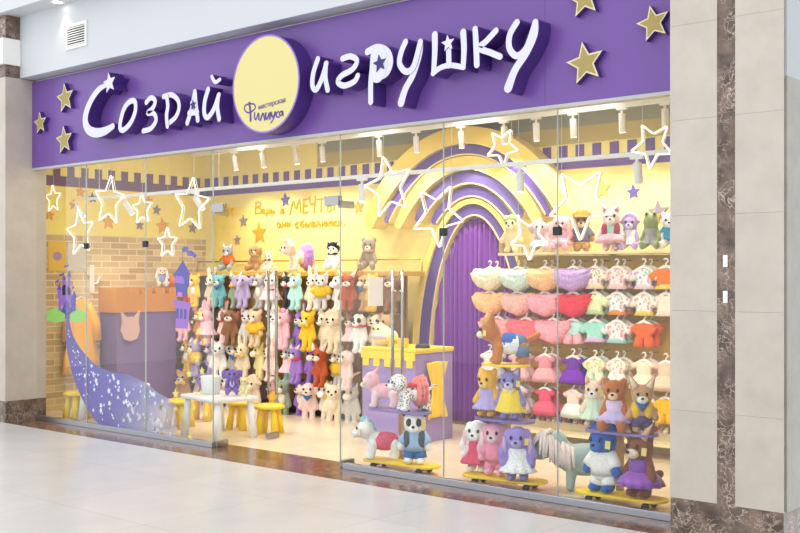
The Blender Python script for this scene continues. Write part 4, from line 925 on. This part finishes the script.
def garment(kind, c1, c2, lab, x, y, z, sc=1, rz=0):
    t = thing(NAMES[kind], lab, 'doll clothes', (x, y, z), rz, 'doll clothes hanging on the pegs', sc)
    a, b = PARTS[kind]
    put(a, garment_mesh(kind, a), cm(c1, 'tulle' if kind == 'tutu' else 'cloth'), t); put(b, garment_mesh(kind, b), cm(c2, 'cloth'), t)
    put('hanger', garment_mesh(kind, 'hanger'), M_hang, t)
    return t
cx = [491, 519, 546, 574, 596, 618, 645, 667]
CL = [
 [('tutu', 'ecdfc0', 'f3ead2', 'cream'), ('tutu', 'cfe2d6', 'e4f0e6', 'mint'), ('tutu', 'f0c08a', 'd9c2e6', 'peach'), ('tutu', 'c2a2da', 'd5bfe8', 'lavender'), ('top', 'f6efe4/dcb48a', 'f0d9b0', 'cream flowered'), ('top', 'f7e6e0/eb9fa6', 'f2c7c9', 'pink flowered'), ('top', 'f2ece6/a9b8d6', 'e9c9d4', 'pale patterned'), ('top', 'e8782a', 'f0d060', 'orange')],
 [('tutu', 'f2c08c', 'f3d7b4', 'apricot'), ('tutu', 'eeb7ae', 'e6b0a4', 'dusty pink'), ('tutu', 'f3a9b6', 'f7c4cc', 'candy pink'), ('tutu', 'e23c4c', 'e84c5a', 'bright red'), ('top', 'dce6b4', 'b9d29a', 'pale green'), ('top', 'f0ece6/b9b9c6', 'e98b2c', 'white and orange'), ('top', 'f6eee4/dca9a0', 'e8c94a', 'white flowered'), ('top', 'f2dccb', 'efd4c4', 'light peach')],
 [('tutu', 'f2a6a6', 'd23c8c', 'salmon'), ('tutu', 'f0707a', 'c23088', 'coral'), ('tutu', 'f4a3b0', 'f4b9c4', 'rose pink'), ('romper', 'b4dcd4', 'f0b0b8', 'aqua and pink'), ('top', '9ad6c6', 'd8b4dc', 'mint and lilac'), ('top', 'f2e8e0/e79ab4', '9fd0cc', 'white multicoloured'), ('romper', 'e2632c', 'e2632c', 'red orange'), None],
 [('dress', 'd9dccf', 'e6e4d8', 'off white'), ('dress', 'e0b4b4', 'd9a6a8', 'greyish pink'), ('dress', 'e7a9ac', 'd98a92', 'rose'), ('dress', '7a2fb4', '6a259c', 'violet sequin'), ('romper', 'd6e6c8/f2d460', 'd6e6c8', 'mint flowered'), ('romper', 'f6ece0/e6b4a4', 'f6ece0', 'white flowered'), ('dress', 'f6e6cf', 'f3dcc0', 'cream'), ('dress', 'efcfb4', 'e9c3a6', 'peach')],
 [('dress', 'c9c4d4', 'd6d0de', 'pale grey'), ('dress', 'd9c4cc', 'd9c4cc', 'ash pink'), ('dress', 'e4607a', 'dc5070', 'crimson'), ('dress', 'dfe9e4', 'f3cfc6', 'pink and white'), ('dress', 'd9e8cc/a9c49a', 'd9e8cc', 'light green'), None, ('dress', 'f0dcc8', 'f0dcc8', 'sand'), ('romper', 'f2b81e', 'f2b81e', 'golden yellow')]]
tn = {'tutu': 'tulle tutu', 'dress': 'doll dress', 'top': 'doll top', 'romper': 'doll romper'}
for r, row in enumerate(CL):
    for k, it in enumerate(row):
        if it is None: continue
        kind, c1, c2, nm = it; xx = at(cx[k]+(8 if r == 2 and k < 3 else 0), 300, YC-.03).x
        MB_ = MB().tube([(xx-xa, .215, CZ[r]+.028), (xx-xa, -.075, CZ[r]+.028)], .004, 8).build('peg', M_steel, un, True)
        for dp in (0, 1):
            lab = '%s %s on hanger, %s row of the clothes unit%s' % (nm, tn[kind], ORD[r], '' if dp == 0 else ', behind its twin')
            garment(kind, c1, c2, lab, xx+(.0 if dp == 0 else .012), YC-.045+dp*.10, CZ[r]-.026, {'tutu': 1.12, 'dress': 1.18, 'top': 1.2, 'romper': 1.12}[kind]*(1 if dp == 0 else .97), R(random.uniform(-8, 8)))
# doll shoes on the low shelf
shm = {}
sm_ = MB(); sm_.ell((0, -.0, .018), (.02, .036, .017)); sm_.ell((0, .016, .03), (.017, .018, .022)); SH = remesh(sm_, .005, 2); SO = MB().ell((0, 0, .004), (.021, .037, .0045)).mesh('sole', [None], True)
sc_ = ['e9a9b4', 'f1eee6', '8a7ab8', 'c98a5a', '4a5a78', 'd9d0c0', 'c86a7a']; sn_ = ['pink', 'white', 'purple', 'tan', 'navy', 'beige', 'crimson']
for k in range(30):
    x = at(512+5.3*k, 430, YC).x
    t = thing('doll_shoe', '%s doll shoe on the low shelf, %s %s' % (sn_[k % 7], ORD[k % 15], 'from the curtain' if k < 15 else 'past the middle post'), 'doll shoe', (x, YC+.0, .2005), R(random.uniform(-10, 10)), 'doll shoes on the low shelf')
    put('upper', SH, mat(sc_[k % 7], 'cloth'), t); put('sole', SO, mat('f0ece4', 'plain', .5), t)
G4 = 'plush toys on the clothes unit shelf'
SHK = [0]
def shf(px, Y=YC+.06):
    SHK[0] += 1; Y += .05*(-1)**SHK[0]; c = at(px, 250, Y); return (c.x, Y, 1.77)
toy('plush_bear', 'cream plush bear with a green bonnet waving at the end of the plush shelf', G4, shf(512), 'bear', 'stand', 'ecd9a4', 'f4e6c2', None, [('bonnet', '8a9a6a')], R(15), .86)
toy('plush_elephant', 'pinkish grey plush elephant sitting behind the small neon star on the shelf', G4, shf(541), 'elephant', 'sit', 'c3aeb2', 'dcc8c8', None, [('skirt', 'cfe3da', 'tulle')], R(20), .74)
toy('plush_bunny', 'pink plush bunny in a pink tutu sitting on the shelf beside the brown haired bear', G4, shf(561), 'lop', 'sit', 'f0b4bc', 'f7d3d3', None, [('bodice', 'd9a0b8'), ('skirt', 'f2b3be', 'tulle')], R(20), .80)
toy('plush_bear', 'tan plush bear in a grey jacket and straw hat standing on the shelf', G4, shf(582), 'bear', 'stand', 'a9794a', 'e6c79a', None, [('shirt', '6f6a7a'), ('hat', 'b98436'), ('trousers', 'c9a45a')], R(25), .88)
toy('plush_cat', 'pale pink plush cat in a mint top and pink tutu on the shelf', G4, shf(611), 'cat', 'stand', 'f0d3ce', 'fbf0ea', 'e79aa4', [('bodice', 'a9d9cc'), ('skirt', 'f3b6c2', 'tulle'), ('vest', 'b0364e')], R(25), .95)
toy('plush_lamb', 'lilac haired plush lamb in a white dress sitting on the shelf', G4, shf(630), 'lamb', 'sit', 'b79ad0', 'e8d7ee', None, [('dress', 'efe9ea')], R(20), .78)
toy('plush_frog', 'olive green plush frog in a grey dress sitting on the shelf', G4, shf(651), 'frog', 'sit', '8c9a62', 'c9c89a', None, [('dress', '9a9aa0')], R(20), .78)
toy('plush_bear', 'white plush bear in a blue shirt on the shelf beside the stone column', G4, shf(670), 'bear', 'sit', 'f0eee8', 'ffffff', None, [('shirt', '3a9ac0')], R(20), .8)
# ------------------------------------------------------------------ play table, stools and what stands on the table
M_ply = mat('f4f3f0', 'plain', .35); M_sty = mat('fcd71a', 'plain', .35)
def play_table(lab, c, rz, group):
    t = thing('play_table', lab, 'table', c, rz, group); w, d, h = .33, .24, .40
    tp = MB().box(-w, w, -d, d, h-.045, h); tp.build('table_top', M_ply, t, bevel=.018)
    for sx in (-1, 1):
        for sy in (-1, 1): MB().tube([(sx*(w-.06), sy*(d-.06), h-.046), (sx*(w-.035), sy*(d-.035), .0)], [.03, .042], 16).build('leg', M_ply, t, True)
    return t
def stool(lab, x, y, rz=0):
    t = thing('play_stool', lab, 'stool', (x, y, 0), rz, 'yellow children stools')
    MB().lathe([(0, .29), (.12, .29), (.15, .278), (.155, .262), (.145, .25), (0, .25)], 32).build('seat', M_sty, t, True)
    for k in range(4):
        a = PI/4+PI/2*k; MB().tube([(.085*math.cos(a), .085*math.sin(a), .251), (.125*math.cos(a), .125*math.sin(a), 0)], [.03, .038], 14).build('leg', M_sty, t, True)
    return t
play_table('low white play table with tapered legs beside the open glass door', (-8.0, .50, 0), R(-8), 'white play tables')
play_table('white play table behind the comet sticker with only its leg in clear view', (-9.76, .52, 0), 0, 'white play tables')
stool('yellow round stool nearest the stone pillar', -10.2, .36)
stool('yellow round stool at the far back corner of the play table, towards the doorway', -7.74, .92, .5); stool('yellow round stool behind the middle of the play table', -8.2, .96, .2)
stool('yellow round stool beside the left end of the play table', -8.76, .62, .3); stool('yellow round stool farther back, past the end stool, by the plush rack', -9.02, 1.12, .6)
o = MB().lathe([(.0, .0), (.085, .0), (.1, .17), (.095, .175), (.088, .17), (.075, .02)], 30).build('white_bucket', mat('e9ebe6', 'plain', .5), None, True, loc=(-8.12, .5, .401)); tag(o, 'plain white bucket standing on the low play table', 'bucket')
toy('plush_elephant', 'violet plush elephant lying on the low play table by the glass door', None, (-7.9, .58, .402), 'elephant', 'sit', '7f69b8', 'e8e2f0', None, [], R(50), .62)
toy('plush_bear', 'small lemon plush bear sitting on the play table beside the elephant', None, (-7.75, .6, .402), 'bear', 'sit', 'f0e2a0', 'f6efc8', None, [], R(40), .42)
# castle display, costume and posters on the brick wall
xw = XL+.022
ca = thing('castle_stand', 'play castle tower on the brick wall with orange battlements over a dull purple body', 'castle stand', (xw+.17, 1.56, 0))
MB().box(-.168, .16, -.46, .40, 0, 1.12).build('body', mat('7a6494', 'plain', .6), ca)
mb = MB().box(-.17, .175, -.48, .42, 1.121, 1.34)
for i in range(5): y = -.48+i*.192; mb.box(-.17, .175, y, y+.13, 1.34, 1.41)
mb.build('battlement', mat('d08a2c', 'plain', .6), ca)
hp = [(-.11, .1), (-.13, .24), (-.06, .17), (.06, .17), (.13, .24), (.11, .1), (.13, .0), (.09, -.09), (0, -.12), (-.09, -.09), (-.13, 0)]
MB().prism([(p[0]*1.0, p[1]+.9) for p in hp], .162, .19, fn=lambda x, y, z: (y, -.28+x, z)).build('animal_plaque', mat('d9b3a4', 'plain', .6), ca)
toy('plush_bunny', 'small plush bunny in a red scarf sitting on the orange castle battlement', None, (xw+.17, 1.87, 1.412), 'lop', 'sit', 'e9d7c4', 'f6efe6', None, [('scarf', 'd24a3c'), ('shirt', '8f9ac8')], R(60), .62)
cs = thing('hanging_costume', 'orange yellow child costume hanging on the brick wall beside the castle stand', 'costume', (xw+.07, .80, 1.28))
m = MB(); m.lathe([(.05, 0), (.12, -.04), (.14, -.2), (.16, -.4), (.23, -.68), (.25, -.86), (.235, -.86)], 40, ruf=ruf(9, .012), sy=1.0); m.v = [(x*.27, y, z) for x, y, z in m.v]
m.build('gown', mat('f8b414', 'satin', .5), cs, True)
m = MB()
for s in (-1, 1): m.tube([(0, s*.09, -.05), (.02, s*.19, -.3), (.02, s*.2, -.48)], [.045, .05, .055], 12)
m.build('sleeves', mat('f8b414', 'satin', .5), cs, True)
MB().tube([(0, -.13, -.03), (0, 0, .03), (0, .13, -.03)], .008, 8).build('hanger', M_white, cs, True)
hk = thing('coat_hook_panel', 'white branching coat hook on the brick wall above the orange costume', 'coat hook', (xw, .98, 1.33)); m = MB(); m.box(.001, .02, -.03, .03, .02, .35)
for z, s in ((.12, 1), (.22, -1)): m.tube([(.01, 0, z), (.03, s*.07, z+.02), (.03, s*.1, z+.1)], .012, 8)
m.build('hook', mat('e6dfd2', 'plain', .5), hk)
for (pxa, pxb, pya, pyb, colr, lab) in ((48, 66, 241, 271, 'ecc23a', 'yellow poster with a purple hedgehog shape on the brick wall'), (67.5, 86, 243, 271, 'd9cfc0', 'pale grey poster beside the yellow one on the brick wall')):
    a, b = atx(pxa, pya, xw), atx(pxb, pyb, xw); t = thing('wall_poster', lab, 'poster', (xw, (a.y+b.y)/2, (a.z+b.z)/2), 0, 'posters on the brick wall'); h, g = (b.y-a.y)/2, (a.z-b.z)/2
    MB().box(0.001, .006, -h, h, -g, g).build('sheet', mat(colr, 'plain', .6), t)
    if pxa == 48: MB().prism([(.05*math.cos(2*PI*i/14)*(1.25 if i % 2 else 1), .045*math.sin(2*PI*i/14)*(1.25 if i % 2 else 1)) for i in range(14)], .006, .008, fn=lambda x, y, z: (y, x, z)).build('printed_shape', mat('a58ab8', 'plain', .6), t)
# ------------------------------------------------------------------ stickers on the window glass
YV = .0145
def vinyl(name, polys, m, parent, y=YV):
    mb = MB()
    for P in polys:
        mb.prism([(at(px, py, y).x, at(px, py, y).z) for px, py in P], y, y+.0012)
    o = mb.build(name, m, parent); o.matrix_parent_inverse = Matrix.Translation(-parent.location) if parent else Matrix(); return o
def crop(T, P): return [(T[0]+x/T[2], T[1]+y/T[2]) for x, y in P]
TC = (40, 290, 3.806)
cmt = thing('comet_sticker', 'big violet comet trail sticker with white stars on the shop window', 'window sticker', at(110, 400, YV))
lo = [tuple(v) for v in catmull([(102, 100), (97, 150), (104, 235), (128, 335), (168, 430), (205, 490), (232, 516)])]
up = [tuple(v) for v in catmull([(520, 500), (500, 425), (450, 392), (395, 350), (330, 322), (270, 312), (215, 286), (160, 230), (125, 172), (110, 103)])]
vinyl('trail', [crop(TC, lo+[(300, 528), (380, 541), (460, 553), (520, 563)]+up)], mat_vinyl(), cmt)
rnd = random.Random(5); st = []
import bisect
def inside(p, poly):
    r = False; n = len(poly)
    for i in range(n):
        a, b = poly[i], poly[i-1]
        if (a[1] > p[1]) != (b[1] > p[1]) and p[0] < (b[0]-a[0])*(p[1]-a[1])/(b[1]-a[1])+a[0]: r = not r
    return r
poly = crop(TC, lo+[(300, 528), (380, 541), (460, 553), (505, 560)]+up)
mb = MB(); cnt = 0
while cnt < 120:
    p = (rnd.uniform(64, 172), rnd.uniform(318, 436))
    if not all(inside((p[0]+dx, p[1]+dy), poly) for dx in (-2.2, 2.2) for dy in (-2.5, 2.5)): continue
    c = at(p[0], p[1], YV); r = rnd.choice([.013, .017, .024, .034]) if p[0] > 85 else rnd.choice([.008, .012, .016])
    mb.prism(star2d(c.x, c.z, r, rnd.uniform(0, 1), .5), YV-.0012, YV-.0002); cnt += 1
o = mb.build('star_print', mat('eef0fb', 'plain', .5), cmt); o.matrix_parent_inverse = Matrix.Translation(-cmt.location)
# small castle on green bushes
cas = thing('castle_sticker', 'small purple castle sticker on green bushes at the comet tip', 'window sticker', at(66, 320, YV))
TK = (40, 240, 7.614)
vinyl('bushes', [crop(TC, [(24, 95), (30, 80), (50, 72), (62, 66), (90, 74), (100, 100), (95, 118), (60, 125), (30, 118)]), crop(TC, [(104, 100), (112, 80), (132, 62), (150, 72), (170, 85), (178, 105), (160, 122), (125, 122)])], mat('8fca5a', 'plain', .5), cas, YV+.0013)
K1 = [[(140, 430), (140, 535), (160, 545), (165, 440)], [(165, 350), (165, 500), (240, 500), (240, 380), (200, 340)], [(170, 300), (170, 420), (195, 420), (195, 300)], [(210, 280), (210, 420), (232, 420), (232, 280)], [(133, 375), (133, 435), (160, 435), (160, 375)]]
K2 = [[(235, 430), (235, 545), (270, 540), (275, 430)], [(160, 545), (200, 450), (250, 545), (215, 575)], [(128, 378), (147, 330), (163, 378)], [(165, 302), (183, 265), (200, 302)], [(205, 282), (221, 225), (238, 282)], [(242, 432), (259, 385), (280, 432)], [(190, 560), (190, 600), (225, 600), (225, 560)]]
K3 = [[(185, 195), (220, 185), (212, 205), (188, 212)], [(145, 262), (185, 248), (180, 268), (150, 276)], [(112, 318), (145, 300), (140, 318), (115, 330)], [(238, 360), (262, 350), (255, 370), (240, 372)]]
vinyl('pale_walls', [crop(TK, p) for p in K1], mat('8a55b8', 'plain', .5), cas, YV)
vinyl('dark_walls', [crop(TK, p) for p in K2], mat('4a2f9a', 'plain', .5), cas, YV-.0013)
vinyl('flags', [crop(TK, p) for p in K3], mat('4a3a9a', 'plain', .5), cas, YV)
# tower sticker
tw = thing('tower_sticker', 'purple tower sticker with a blue roof and a wavy flag on the window', 'window sticker', at(183, 325, YV))
TT = (155, 225, 7.617); TS = (160, 290, 4.845)
vinyl('roof', [crop(TT, [(143, 378), (212, 270), (272, 378), (262, 382), (260, 460), (245, 490), (245, 540), (160, 540), (160, 465), (150, 450), (150, 385)])], mat('3a33a4', 'plain', .5), tw, YV)
vinyl('shaft', [crop(TS, [(60, 45), (152, 62), (142, 105), (134, 188), (75, 184), (78, 100)]), crop(TT, [(150, 400), (165, 380), (175, 392), (195, 385), (215, 400), (225, 450), (150, 440)])], mat('9a5fc4', 'plain', .5), tw, YV-.0013)
vinyl('windows', [crop(TS, p) for p in ([(78, 92), (84, 86), (90, 92), (90, 136), (78, 136)], [(97, 94), (103, 88), (109, 94), (109, 138), (97, 138)], [(116, 96), (122, 90), (128, 96), (128, 140), (116, 140)])], mat('33258a', 'plain', .5), tw, YV-.0026)
vinyl('window_glow', [crop(TS, [(85, 10), (107, 12), (107, 34), (85, 32)])], mat('c860c4', 'plain', .5), tw, YV-.0026)
fl = [(207, 180), (225, 160), (255, 170), (250, 195), (280, 195), (300, 215), (322, 235), (300, 250), (280, 235), (250, 235), (240, 205), (212, 208)]
vinyl('flag', [crop(TT, fl), crop(TT, [(207, 180), (211, 180), (213, 275), (209, 275)])], mat('4a46a4', 'plain', .5), tw, YV)
for px, py, r in ((200, 314, 4.6), (199, 331, 4), (205, 340.5, 3.6), (195, 342, 3), (197, 358.5, 4.2), (202, 371, 3.8), (189, 374, 3.8), (175.5, 394, 4.6), (201, 392.5, 2.6), (176, 409, 2.6), (161, 407, 3.6), (194, 407, 3), (206, 413, 3.4), (162, 434, 3), (190, 437, 3), (190, 352, 2.4), (186, 333, 2.2), (192, 322, 2)):
    c = at(px, py, YV); tag(MB().prism(star2d(c.x, c.z, r*mpp(px, YV)*1.25, .1), YV, YV+.0012).build('star_sticker', mat('f2e45a', 'plain', .5)), 'little yellow star sticker on the window pane in front of the play table', 'window sticker', 'little yellow star stickers on the glass')
# switch plates on the marble strip
for py, l in ((261, 'upper'), (297, 'lower')):
    c = at(725.5, py, -.36); t = thing('switch_plate', 'small white switch plate on the dark marble strip, %s of the two' % l, 'switch', (c.x, -.3585, c.z), 0, 'switch plates on the column')
    MB().box(-.014, .014, -.008, 0, -.035, .035).build('plate', M_white, t, bevel=.003); MB().box(-.008, .008, -.011, -.008, -.02, .02).build('rocker', M_white, t)
